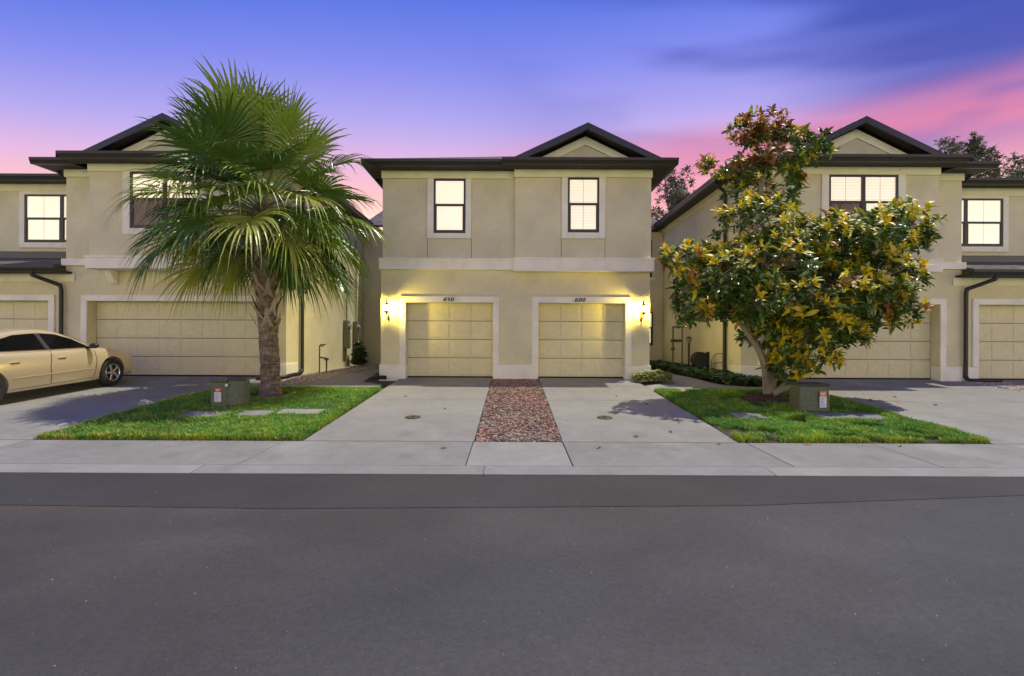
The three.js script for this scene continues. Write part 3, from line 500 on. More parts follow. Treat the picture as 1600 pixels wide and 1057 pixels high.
// leafy low plants: small oval leaves in a tuft
function leafGeo(L, W, fold = 0.25, bend = 0.25, seg = 4) {
  const pos = [], id = [], col = []; for (let i = 0; i <= seg; i++) { const t = i / seg, w = W * Math.pow(Math.max(0, Math.sin(Math.PI * Math.pow(t, 1.35))), 0.7) * 0.5 + (i === 0 ? W * 0.06 : i === seg ? W * 0.05 : 0), y = bend * L * (t - t * t * 1.6); pos.push(-w, y + w * fold, t * L, 0, y, t * L, w, y + w * fold, t * L); if (i < seg) { const a = i * 3; id.push(a, a + 1, a + 3, a + 1, a + 4, a + 3, a + 1, a + 2, a + 4, a + 2, a + 5, a + 4); } }
  const g = new THREE.BufferGeometry(); g.setAttribute('position', new THREE.Float32BufferAttribute(pos, 3)); g.setIndex(id); g.computeVertexNormals(); return g;
}
function rosette(n, L, W, tilt, seed, seg = 4) {
  const Q = rng(seed), list = []; for (let i = 0; i < n; i++) { const g = leafGeo(L * (0.7 + 0.5 * Q()), W * (0.8 + 0.4 * Q()), 0.3, 0.1 + 0.5 * Q(), seg); g.rotateX(-(tilt + (Q() - 0.5) * 0.7)); g.rotateY(i * 2.4 + Q() * 0.6); g.translate(0, Q() * L * 0.25, 0); list.push(g.toNonIndexed()); }
  return mergeGeometries(list);
}
const leafMat = (r, g, b, rough = 0.38, tr = 0.22) => phy({ color: C(r, g, b), roughness: rough, transmission: tr, thickness: 0, specularIntensity: 0.9 });
{
  const gc = rosette(7, 0.085, 0.045, 0.7, 5, 3), Q = rng(71), gm = phy({ color: C(1, 1, 1), roughness: 0.5, transmission: 0.2, thickness: 0 });
  const ms = [], cs = []; const P = [[5.25, 14.5], [5.33, 13.92], [5.53, 13.36], [5.96, 13.1], [6.9, 13.02], [7.05, 13.35], [6.4, 13.9], [6.3, 14.15], [6.3, 21], [5.25, 21]];
  for (let i = 0; i < 5200; i++) { const x = 5.2 + Q() * 1.9, d = 13 + Q() * 8, h = Q(), a = Q(), s = 0.8 + Q() * 0.7; if (!inPoly(x, d, P)) continue; ms.push(place(x, lot(d) + h * 0.13 * (0.5 + fbm(x * 3, d * 3, 0, 0, 2, 8)), -d, (a - 0.5) * 0.9, a * 30, (h - 0.5) * 0.9, s, s, s)); cs.push(C(0.035 + 0.04 * a, 0.075 + 0.07 * h, 0.02 + 0.012 * a)); }
  instanced('ground_cover', gc, gm, ms, cs, 'dark green ground cover along the shaded side wall');
}

// ------------------------------------------------------------------ fan palm
{
  const bx0 = -5.36, bd = 11.4, by = lot(bd), top = V(-5.62, 4.62, -11.4);
  const t = thing('palm_tree', 'tall fan palm with full green crown on the left lawn', 'palm', [bx0, by, -bd]);
  const Q = rng(7), base = V(bx0, by, -bd);
  const axis = (k) => V(bx0 + (top.x - bx0) * Math.pow(k, 1.2), by - 0.05 + (top.y - by) * k, -bd);
  { // ringed trunk
    const pos = [], uv = [], id = [], NS = 40, NR = 18;
    for (let i = 0; i <= NS; i++) for (let j = 0; j <= NR; j++) { const k = i / NS, c = axis(k), a = j / NR * 6.2832; const r = (0.205 + 0.075 * Math.pow(Math.max(0, 1 - k * 9), 2) - 0.02 * k + 0.007 * Math.sin(k * 130) + 0.03 * (fbm(Math.cos(a) * 2 + 8, k * 30 + Math.sin(a) * 2, 0, 0, 3, 6) - 0.5)) * (k > 0.95 ? 0.8 : 1); pos.push(c.x + Math.cos(a) * r, c.y, c.z + Math.sin(a) * r); uv.push(j / NR * 1.3, k * 4); }
    for (let i = 0; i < NS; i++) for (let j = 0; j < NR; j++) { const a = i * (NR + 1) + j; id.push(a, a + NR + 1, a + 1, a + 1, a + NR + 1, a + NR + 2); }
    const g = new THREE.BufferGeometry(); g.setAttribute('position', new THREE.Float32BufferAttribute(pos, 3)); g.setAttribute('uv', new THREE.Float32BufferAttribute(uv, 2)); g.setIndex(id); g.computeVertexNormals();
    part('trunk', g, std({ color: C(0.58, 0.54, 0.48), map: barkMap, roughness: 0.95, bumpMap: barkMap, bumpScale: 0.015 }), t);
  }
  // split leaf bases criss-crossing on the upper trunk
  const bootM = [std({ color: C(0.58, 0.47, 0.34), roughness: 0.9, map: rep(grain, 0.3) }), std({ color: C(0.70, 0.60, 0.48), roughness: 0.9, map: rep(grain, 0.3) }), std({ color: C(0.42, 0.29, 0.18), roughness: 0.9, map: rep(grain, 0.3) })];
  const strap = (p, q, w0, w1, nrm) => { // flat tapered strap from p to q facing nrm
    const dir = q.clone().sub(p).normalize(), s = dir.clone().cross(nrm).normalize(), pos = []; const th = nrm.clone().multiplyScalar(0.018), A = p.clone().addScaledVector(s, -w0), Bp = p.clone().addScaledVector(s, w0), Cp = q.clone().addScaledVector(s, w1), Dp = q.clone().addScaledVector(s, -w1), E1 = p.clone().add(th), F = q.clone().add(th);
    for (const tr of [[A, E1, F], [A, F, Dp], [E1, Bp, Cp], [E1, Cp, F], [Dp, F, Cp]]) for (const v of tr) pos.push(v.x, v.y, v.z);
    const g = new THREE.BufferGeometry(); g.setAttribute('position', new THREE.Float32BufferAttribute(pos, 3)); g.computeVertexNormals(); return worldUV(g);
  };
  for (let i = 0; i < 52; i++) {
    const k = 0.34 + 0.60 * (i / 52), a = i * 2.39996 + 0.3, c = axis(k), out = V(Math.cos(a), 0, Math.sin(a)), R0 = 0.20; const tan = V(-Math.sin(a), 0, Math.cos(a));
    const ring = (da, dy, r) => { const v = V(Math.cos(a + da), 0, Math.sin(a + da)).multiplyScalar(r); return c.clone().add(v).add(V(0, dy, 0)); };
    const tip = ring(0, 0.30 + 0.10 * Q(), R0 + 0.13 + 0.05 * Q()), mid = ring(0, 0.16, R0 + 0.05);
    const nr = out.clone().add(V(0, -0.2, 0)).normalize();
    part('leaf_base', merge([strap(ring(-0.62, -0.04, R0 - 0.015), mid, 0.035, 0.045, nr), strap(ring(0.62, -0.04, R0 - 0.015), mid, 0.035, 0.045, nr), strap(mid, tip, 0.055, 0.03, nr)]), bootM[Math.floor(Q() * 3)], t);
  }
  const greens = [leafMat(0.12, 0.22, 0.03, 0.27, 0.18), leafMat(0.075, 0.155, 0.024, 0.27, 0.14), leafMat(0.26, 0.36, 0.045, 0.3, 0.25), leafMat(0.42, 0.45, 0.07, 0.34, 0.3)];
  const dead = leafMat(0.42, 0.27, 0.10, 0.8, 0.15), petM = std({ color: C(0.20, 0.25, 0.08), roughness: 0.5 });
  function frond(az, el, pl, bl, droop, mat, seedK) {
    const K = rng(seedK), f0 = V(Math.cos(az) * Math.cos(el), Math.sin(el), Math.sin(az) * Math.cos(el)), pts = [], P0 = top.clone().add(V(Math.cos(az) * 0.14, -0.30 + 0.45 * Math.max(0, el), Math.sin(az) * 0.14));
    for (let i = 0; i <= 6; i++) { const q = i / 6; pts.push(P0.clone().addScaledVector(f0, pl * q).add(V(0, -droop * 0.35 * pl * q * q, 0))); }
    const end = pts[6], f = pts[6].clone().sub(pts[5]).normalize(); let s = f.clone().cross(V(0, 1, 0)); if (s.length() < 0.1) s = V(-Math.sin(az), 0, Math.cos(az)); s.normalize(); const roll = (K() - 0.5) * 0.9; s.applyAxisAngle(f, roll); const u = s.clone().cross(f).normalize();
    const pos = [], N = 38, S = 7;
    for (let k = 0; k < N; k++) {
      const th = (k / (N - 1) - 0.5) * 2 * 2.15 + (K() - 0.5) * 0.03, L = bl * (1 - 0.30 * Math.pow(Math.abs(th) / 2.15, 2)) * (0.88 + 0.2 * K()), dth = 2 * 2.15 / (N - 1);
      const start = end.clone().addScaledVector(f, 0.30 * bl * Math.max(0, Math.cos(th)) * 0.6); // costa carries the middle segments further out
      const dir = f.clone().multiplyScalar(Math.cos(th)).addScaledVector(s, Math.sin(th)).addScaledVector(u, 0.34 * Math.abs(Math.sin(th)) - 0.05).normalize(); const sd = dir.clone().cross(u).normalize();
      const dr = droop * (0.55 + 0.7 * K()), twist = (K() - 0.5) * 0.35; const rows = [];
      for (let i = 0; i <= S; i++) { const q = i / S, ql = q * L; const c = start.clone().addScaledVector(dir, ql * (1 - 0.16 * dr * q * q)).add(V(0, -dr * L * (0.22 * q * q + 0.62 * Math.pow(q, 4)), 0)).addScaledVector(sd, twist * q * q * L * 0.3); let w = q < 0.42 ? ql * dth * 0.54 + 0.003 : Math.max(0, 0.42 * L * dth * 0.54 * (1 - Math.pow((q - 0.42) / 0.58, 1.25))); w = Math.min(w, 0.034); if (i === S) w = 0.0006; rows.push([c.clone().addScaledVector(sd, -w), c.clone().addScaledVector(u, -w * 0.55), c.clone().addScaledVector(sd, w)]); }
      for (let i = 0; i < S; i++) { const a = rows[i], b = rows[i + 1]; for (const v of [a[0], a[1], b[0], a[1], b[1], b[0], a[1], a[2], b[1], a[2], b[2], b[1]]) pos.push(v.x, v.y, v.z); }
    }
    const g = new THREE.BufferGeometry(); g.setAttribute('position', new THREE.Float32BufferAttribute(pos, 3)); g.computeVertexNormals();
    const fr = part('frond', g, mat, t);
    const pc = new THREE.TubeGeometry(new THREE.CatmullRomCurve3(pts), 10, 0.017, 6); part('leaf_stalk', pc, petM, fr);
  }
  let n = 0;
  const ring = (cnt, el, elv, pl, bl, dr, off, mats) => { for (let i = 0; i < cnt; i++) { const a = off + i / cnt * 6.2832 + (Q() - 0.5) * 0.35; if (el < -0.3 && Math.sin(a) > 0.72) continue; frond(a, el + (Q() - 0.5) * elv, pl * (0.85 + 0.3 * Q()), bl * (0.9 + 0.2 * Q()), dr * (0.8 + 0.4 * Q()), mats[Math.floor(Q() * mats.length)], 1000 + n++); } };
  const G = greens;
  ring(6, 1.28, 0.3, 1.2, 1.15, 0.14, 0.2, [G[0], G[1]]);
  ring(14, 0.88, 0.45, 1.32, 1.18, 0.26, 0.5, [G[0], G[1], G[2]]);
  ring(16, 0.60, 0.45, 1.38, 1.20, 0.40, 0.1, [G[0], G[1], G[2]]);
  ring(15, 0.25, 0.4, 1.30, 1.18, 0.58, 0.4, [G[0], G[1], G[2], G[3]]);
  ring(16, -0.12, 0.4, 1.35, 1.12, 0.70, 0.0, [G[0], G[1], G[2], G[3]]);
  ring(12, -0.50, 0.3, 1.25, 1.05, 0.62, 0.3, [G[0], G[1], G[2], G[3]]);
  ring(9, 0.02, 0.5, 0.75, 1.08, 0.55, 0.2, [G[0], G[1], G[2], G[3]]);
  ring(7, -0.80, 0.25, 0.85, 0.9, 0.5, 0.7, [G[3], dead, G[1]]);
  // brown fibre and spent flower stalks hanging in the heart of the crown
  for (let i = 0; i < 14; i++) { const a = Q() * 6.28, l = 0.4 + 0.5 * Q(), p = top.clone().add(V(Math.cos(a) * 0.16, -0.15 + 0.2 * Q(), Math.sin(a) * 0.16)); part('dry_stalk', tube([[p.x, p.y, p.z], [p.x + Math.cos(a) * l * 0.5, p.y + 0.05, p.z + Math.sin(a) * l * 0.5], [p.x + Math.cos(a) * l * 0.75, p.y - 0.45 * l - 0.1, p.z + Math.sin(a) * l * 0.75]], 0.008, 5, 10), dead, t); }
}

// ------------------------------------------------------------------ yellow leaved magnolia
{
  const bx0 = 5.62, bd = 11.35, by = lot(bd), Q = rng(17);
  const t = thing('magnolia_tree', 'spreading tree with yellow and orange leaf tips on the right lawn', 'tree', [bx0, by, -bd]);
  const S = bd / 800, W = (px, py, dz = 0) => V((px - 800) * S, 1.62 + (528 - py) * S, -bd + dz);
  // crown clumps: centre, radii in metres (across, up, deep)
  const px = [[1196, 202, 40, 24, 0.40], [1162, 212, 22, 18, 0.25], [1225, 240, 62, 26, 0.55], [1262, 222, 30, 16, 0.3], [1140, 262, 42, 18, 0.4], [1192, 300, 52, 44, 0.8], [1175, 350, 50, 36, 0.9], [1072, 408, 38, 22, 0.5], [1120, 432, 60, 34, 0.9], [1190, 420, 80, 48, 1.3], [1280, 392, 80, 46, 1.3], [1345, 372, 66, 40, 1.1], [1402, 352, 40, 32, 0.7], [1418, 372, 28, 22, 0.5], [1240, 462, 112, 46, 1.6], [1340, 440, 70, 46, 1.2], [1160, 474, 50, 30, 1.1], [1085, 470, 26, 44, 0.5], [1275, 512, 66, 30, 1.1], [1205, 528, 36, 22, 0.7], [1380, 488, 46, 24, 0.7], [1232, 578, 26, 18, 0.4], [1268, 562, 34, 16, 0.5]];
  const clumps = px.map(([x, y, rx, ry, rd]) => { const f = y < 330 ? 0 : (x < 1130 ? 1.0 : x < 1200 ? 0.6 : 0.25) + (Q() - 0.5) * 0.4, dd = bd - f, k = dd / 800; return { c: V((x - 800) * k, 1.62 + (528 - y) * k, -dd), r: V(rx * k, ry * k, rd) }; });
  const bark = std({ color: C(0.52, 0.44, 0.33), roughness: 0.9, map: rep(grain, 0.25) }), twigM = std({ color: C(0.52, 0.42, 0.28), roughness: 0.85 });
  const taper = (pts, r0, r1, seg = 8) => { const cv = new THREE.CatmullRomCurve3(pts), n = 20, g = new THREE.TubeGeometry(cv, n, 1, seg); const p = g.attributes.position; for (let i = 0; i <= n; i++) { const c = cv.getPointAt(i / n), r = r0 + (r1 - r0) * i / n; for (let j = 0; j <= seg; j++) { const o = i * (seg + 1) + j; p.setXYZ(o, c.x + (p.getX(o) - c.x) * r, c.y + (p.getY(o) - c.y) * r, c.z + (p.getZ(o) - c.z) * r); } } g.computeVertexNormals(); return worldUV(g); };
  const foot = V(bx0, by - 0.05, -bd);
  // main stems
  const stems = [[W(1200, 612), W(1192, 570, 0.1), W(1172, 520, 0.1), W(1150, 470, 0), 0.10, 0.045], [W(1203, 612), W(1208, 560, -0.1), W(1205, 470, -0.1), W(1192, 330, -0.05), 0.10, 0.035], [W(1206, 613, 0.05), W(1235, 590, 0.15), W(1246, 540, 0.2), W(1290, 440, 0.2), 0.085, 0.04], [W(1206, 612), W(1228, 560, -0.3), W(1270, 500, -0.4), W(1360, 420, -0.4), 0.075, 0.03], [W(1198, 612), W(1180, 560, 0.35), W(1130, 490, 0.5), W(1095, 430, 0.4), 0.06, 0.025], [W(1192, 330, -0.05), W(1190, 290), W(1200, 240), W(1197, 185), 0.033, 0.012]];
  const nodes = [];
  stems.forEach(([a, b, c, d, r0, r1], i) => { part(i < 5 ? 'trunk' : 'branch', taper([a, b, c, d], r0, r1), bark, t); const cv = new THREE.CatmullRomCurve3([a, b, c, d]); for (let k = 3; k <= 10; k++) nodes.push(cv.getPointAt(k / 10)); });
  // sample leaf-cluster places on and in the clumps
  const spots = [];
  for (const k of clumps) {
    const area = k.r.x * k.r.y + k.r.x * k.r.z + k.r.y * k.r.z, n = Math.round(area * (k.c.y > 3.9 ? 46 : 70)) + 6;
    for (let i = 0; i < n; i++) { const dir = V(Q() * 2 - 1, Q() * 2 - 1, Q() * 2 - 1); if (dir.length() > 1 || dir.length() < 0.2) { i--; continue; } dir.normalize(); const rr = 0.62 + 0.45 * Math.pow(Q(), 0.6) ; spots.push({ p: k.c.clone().add(dir.clone().multiply(k.r).multiplyScalar(rr)), dir, rr, k }); }
  }
  for (const k of clumps) { let best = nodes[0]; for (const nd of nodes) if (nd.y < k.c.y + 0.15 && nd.distanceTo(k.c) < best.distanceTo(k.c)) best = nd; if (best.distanceTo(k.c) > 0.15) { const md = best.clone().lerp(k.c, 0.5).add(V((Q() - 0.5) * 0.15, -0.06, (Q() - 0.5) * 0.15)); part('branch', taper([best, md, k.c], 0.028, 0.011, 6), bark, t); } }
  const twigs = []; spots.forEach((s, i) => { if (i % 2 === 0) { const a = s.k.c.clone().lerp(s.p, 0.15), b = a.clone().lerp(s.p, 0.5).add(V(0, -0.04, 0)); twigs.push(taper([a, b, s.p], 0.008, 0.004, 4)); } });
  { const o = part('twigs', mergeGeometries(twigs), twigM, t); o.userData.kind = 'stuff'; }
  // each cluster mixes several leaf colours; new leaves stand at its top
  const pal = { green: [[0.06, 0.125, 0.02], [0.10, 0.18, 0.026], [0.15, 0.24, 0.035], [0.08, 0.15, 0.024]], lime: [[0.50, 0.58, 0.03], [0.30, 0.42, 0.035], [0.12, 0.20, 0.03], [0.62, 0.62, 0.04]], gold: [[0.95, 0.80, 0.02], [0.92, 0.66, 0.02], [0.80, 0.76, 0.03], [0.40, 0.46, 0.03], [0.95, 0.84, 0.04]], rust: [[0.42, 0.19, 0.03], [0.55, 0.30, 0.03], [0.20, 0.17, 0.03], [0.26, 0.11, 0.03]] };
  function cluster(set, n, L, W_, seed) {
    const K = rng(seed), list = [];
    for (let i = 0; i < n; i++) { const k = i / n, g = leafGeo(L * (0.6 + 0.65 * K()), W_ * (0.7 + 0.5 * K()), 0.35, 0.1 + 0.7 * K(), 5); g.rotateZ((K() - 0.5) * 1.2); g.rotateX(-(0.1 + 1.2 * k + (K() - 0.5) * 0.6)); g.rotateY(i * 2.39996 + K() * 0.9); g.translate((K() - 0.5) * L * 0.5, k * L * 0.55, (K() - 0.5) * L * 0.5); const h = g.toNonIndexed(), q = (k < 0.2 && set !== 'rust') ? pal.green[Math.floor(K() * 4)] : pal[set][Math.floor(K() * pal[set].length)], c = new Float32Array(h.attributes.position.count * 3); for (let v = 0; v < c.length; v += 3) { c[v] = q[0]; c[v + 1] = q[1]; c[v + 2] = q[2]; } h.setAttribute('color', new THREE.BufferAttribute(c, 3)); list.push(h); }
    return mergeGeometries(list);
  }
  const variants = {}; Object.keys(pal).forEach((k, a) => { variants[k] = [0, 1, 2, 3].map((v) => cluster(k, 12 + v, [0.16, 0.14, 0.175, 0.15][v], [0.06, 0.055, 0.066, 0.05][v], 700 + a * 10 + v)); });
  const leafy = { green: phy({ color: C(1, 1, 1), vertexColors: true, roughness: 0.3, transmission: 0.16, thickness: 0 }), bright: phy({ color: C(1, 1, 1), vertexColors: true, roughness: 0.5, transmission: 0.5, thickness: 0 }) };
  const yTop = W(0, 180).y;
  const place2 = spots.map((s) => {
    const q = new THREE.Quaternion().setFromUnitVectors(V(0, 1, 0), s.dir.clone().multiplyScalar(0.55).add(V((Q() - 0.5) * 0.9, 0.8, (Q() - 0.5) * 0.9)).normalize()); q.multiply(new THREE.Quaternion().setFromAxisAngle(V(0, 1, 0), Q() * 6.28)); const sc = 0.86 + 0.55 * Q();
    // new growth sits at shoot tips, mostly on the upper and outer crown
    const tipness = s.rr > 0.88 ? 1 : 0, r = Q(); let set;
    const inTop = s.p.y > W(0, 275).y, pg = tipness ? (s.dir.y > 0.1 ? 1.15 : s.dir.z > 0.2 ? 0.75 : 0.35) : 0.28;
    if (inTop && s.p.x < W(1235, 0).x) set = r < 0.4 ? 'rust' : r < 0.62 ? 'lime' : r < 0.75 ? 'gold' : 'green'; else set = r < pg * 0.56 ? 'gold' : r < pg * 0.72 ? 'lime' : r < pg * 0.78 ? 'rust' : 'green';
    return { q, sc, set, v: Math.floor(Q() * 4), c: Q(), p: s.p };
  });
  // the 300 nearest clusters to the street are single parts, the rest are joined
  place2.sort((a, b) => b.p.z + (b.set === 'green' ? 0 : 0.35) - a.p.z - (a.set === 'green' ? 0 : 0.35));
  const rest = {};
  place2.forEach((o, i) => {
    const mat = o.set === 'green' ? leafy.green : leafy.bright, geo = variants[o.set][o.v];
    if (i < 290) { const m = part('leaf_cluster', geo, mat, t); m.position.add(o.p); m.quaternion.copy(o.q); m.scale.setScalar(o.sc); }
    else { const g = geo.clone(); g.applyMatrix4(new THREE.Matrix4().compose(o.p, o.q, V(o.sc, o.sc, o.sc))); (rest[o.set] ??= { mat, list: [] }).list.push(g); }
  });
  for (const k of Object.keys(rest)) { const m = part('foliage', mergeGeometries(rest[k].list), rest[k].mat, t); m.userData.kind = 'stuff'; }
  // white blooms
  const petal = leafMat(0.86, 0.84, 0.74, 0.6, 0.3), bloom = rosette(8, 0.13, 0.09, 0.75, 400, 4);
  for (const [x, y, dz] of [[1289, 357, 1.0], [1424, 398, 0.45], [1312, 410, 1.15], [1210, 466, 1.45], [1375, 447, 0.9]]) { const m = part('flower', bloom, petal, t); m.position.add(W(x, y, dz)); m.rotation.set(0.5 * Q(), Q() * 6, 0.3); m.scale.setScalar(0.85 + 0.4 * Q()); }
}

// ------------------------------------------------------------------ shrubs beside the houses
function shrub(x, d, w, h, n, cols, label, L = 0.09, seed = 1) {
  const t = thing('shrub', label, 'shrub', [x, lot(d), -d]), Q = rng(seed); const lists = cols.map(() => []), va = [rosette(6, L, L * 0.45, 0.7, seed + 3, 3), rosette(7, L, L * 0.4, 0.5, seed + 4, 3)];
  for (let i = 0; i < n; i++) { const a = Q() * 6.28, u = Math.sqrt(Q()), k = Q(); const p = V(x + Math.cos(a) * u * w[0], lot(d) + 0.03 + h * k * (1 - 0.55 * u * u), -d + Math.sin(a) * u * w[1]); const g = va[i % 2].clone(); const s = 0.7 + 0.6 * Q(); g.applyMatrix4(place(p.x, p.y, p.z, (Q() - 0.5), Q() * 6.28, (Q() - 0.5), s, s, s)); lists[Math.floor(Q() * cols.length)].push(g); }
  lists.forEach((l, i) => part('foliage', mergeGeometries(l), cols[i], t));
  const st = []; for (let i = 0; i < 9; i++) { const a = Q() * 6.28; st.push(pipe([[x, lot(d) - 0.02, -d], [x + Math.cos(a) * w[0] * 0.6, lot(d) + h * 0.6, -d + Math.sin(a) * w[1] * 0.6]], 0.006, 5)); }
  part('stems', merge(st), std({ color: C(0.16, 0.11, 0.06), roughness: 0.9 }), t);
}
shrub(3.78, 13.75, [0.52, 0.30], 0.26, 420, [leafMat(0.38, 0.42, 0.10, 0.5, 0.3), leafMat(0.52, 0.52, 0.22, 0.5, 0.3), leafMat(0.16, 0.24, 0.05, 0.5, 0.3)], 'low yellow green variegated shrub at the corner of the middle house', 0.085, 61);
shrub(-5.86, 19.6, [0.26, 0.26], 1.0, 150, [leafMat(0.05, 0.10, 0.03), leafMat(0.09, 0.13, 0.04)], 'small dark leggy shrub below the electric meters', 0.12, 62);

// ------------------------------------------------------------------ utility boxes, covers, pipes
function sticker(top, x0, x1, y0, y1, d, t, seed) { // warning label with a coloured head and unreadable small print
  const c = document.createElement('canvas'); c.width = 96; c.height = 192; const g = c.getContext('2d'), Q = rng(seed); g.fillStyle = '#d9dbe0'; g.fillRect(0, 0, 96, 192); g.fillStyle = top; g.fillRect(0, 0, 96, 62); g.fillStyle = '#f0e6e0'; g.fillRect(14, 20, 68, 8); g.fillRect(22, 38, 50, 8); g.fillStyle = '#8a90a0'; for (let y = 74; y < 184; y += 11) g.fillRect(8, y, 40 + Q() * 40, 4);
  const tx = new THREE.CanvasTexture(c); tx.colorSpace = THREE.SRGBColorSpace; const p = new THREE.BoxGeometry(x1 - x0, y1 - y0, 0.003); p.translate((x0 + x1) / 2, (y0 + y1) / 2, -d); part('warning_sticker', p, std({ map: tx, roughness: 0.5 }), t);
}
{
  const gm = std({ color: C(0.17, 0.20, 0.115), roughness: 0.5, map: rep(grain, 0.5) }), gd = std({ color: C(0.07, 0.085, 0.055), roughness: 0.6, map: rep(grain, 0.5) });
  { // left: square door box joined to a round-backed pedestal
    const x = -5.50, d = 10.0, y = lot(d), t = thing('utility_box', 'green utility pedestal with red and white sticker on the left lawn', 'utility box', [x, y, -d]);
    part('housing', B(x - 0.30, x + 0.02, y - 0.03, y + 0.53, d - 0.16, d + 0.2, 0.025), gm, t);
    part('lid', B(x - 0.32, x + 0.035, y + 0.53, y + 0.57, d - 0.18, d + 0.22, 0.015), gm, t);
    const cy = new THREE.CylinderGeometry(0.205, 0.225, 0.56, 24); cy.translate(x + 0.13, y + 0.27, -d - 0.03); part('round_housing', worldUV(cy), gm, t);
    const cp = new THREE.CylinderGeometry(0.19, 0.21, 0.05, 24); cp.translate(x + 0.13, y + 0.573, -d - 0.03); part('round_lid', worldUV(cp), gd, t);
    const bs = new THREE.CylinderGeometry(0.25, 0.26, 0.13, 24); bs.translate(x + 0.13, y + 0.03, -d - 0.03); part('base_ring', worldUV(bs), gd, t);
    part('hasp', B(x + 0.0, x + 0.06, y + 0.44, y + 0.50, d - 0.20, d - 0.16, 0.008), std({ color: C(0.5, 0.5, 0.5), metalness: 0.8, roughness: 0.4 }), t);
    sticker('#b8434a', x - 0.22, x - 0.09, y + 0.15, y + 0.42, d - 0.162, t, 3);
  }
  { // right: tapered box
    const x = 5.72, d = 9.85, y = lot(d), t = thing('utility_box', 'dark green tapered utility box with orange sticker beside the tree', 'utility box', [x, y, -d]);
    const g = new RoundedBoxGeometry(0.56, 0.56, 0.46, 1, 0.02); const p = g.attributes.position; for (let i = 0; i < p.count; i++) { const k = 1 - 0.06 * (p.getY(i) / 0.56 + 0.5); p.setX(i, p.getX(i) * k); p.setZ(i, p.getZ(i) * k); } g.computeVertexNormals(); g.rotateY(-0.10); g.translate(x, y + 0.25, -d); part('housing', worldUV(g), gm, t);
    const l = new RoundedBoxGeometry(0.55, 0.05, 0.46, 1, 0.015); l.rotateY(-0.10); l.translate(x, y + 0.545, -d); part('lid', worldUV(l), gd, t);
    part('base', B(x - 0.31, x + 0.31, y - 0.04, y + 0.03, d - 0.26, d + 0.26, 0.01), M.black, t);
    sticker('#cf7b2e', x + 0.05, x + 0.18, y + 0.13, y + 0.44, d - 0.262, t, 4);
  }
  const names = ['pale flat cover slab left of the green pedestal', 'pale flat cover slab in front of the palm trunk', 'flat rectangular cover slab nearest the middle drive on the left lawn', 'short pale cover slab in front of the yellow leaved tree', 'long flat cover slab right of the tapered utility box'];
  covers.forEach(([x, d, a, b, r], i) => { const g = new RoundedBoxGeometry(a * 2, 0.06, b * 2, 2, 0.02); g.rotateZ(0.0); g.rotateX(0.0625); g.rotateY(r * 0.3); g.translate(x, lot(d) + 0.028, -d); tag(part('cover_slab', worldUV(g), i === 4 ? M.conc2 : M.conc3), names[i], 'cover slab'); });
  for (const [x, d, l] of [[-1.79, 9.26, 'round brown drain cover in the left single drive'], [1.69, 9.3, 'round brown drain cover in the right single drive']]) {
    const t = thing('drain_cover', l, 'drain cover', [x, lot(d), -d]); const m = std({ color: C(0.10, 0.075, 0.05), roughness: 0.8, map: rep(grain, 0.2) });
    const g = new THREE.CylinderGeometry(0.125, 0.125, 0.02, 28); g.rotateX(0.0625); g.translate(x, lot(d) + 0.003, -d); part('lid', worldUV(g), m, t);
    const r = new THREE.TorusGeometry(0.132, 0.008, 6, 32); r.rotateX(Math.PI / 2 + 0.0625); r.translate(x, lot(d) + 0.006, -d); part('rim', worldUV(r), M.bronze, t);
    const k = new RoundedBoxGeometry(0.05, 0.016, 0.02, 1, 0.004); k.translate(x, lot(d) + 0.018, -d); part('key_slot', worldUV(k), M.black, t);
  }
}
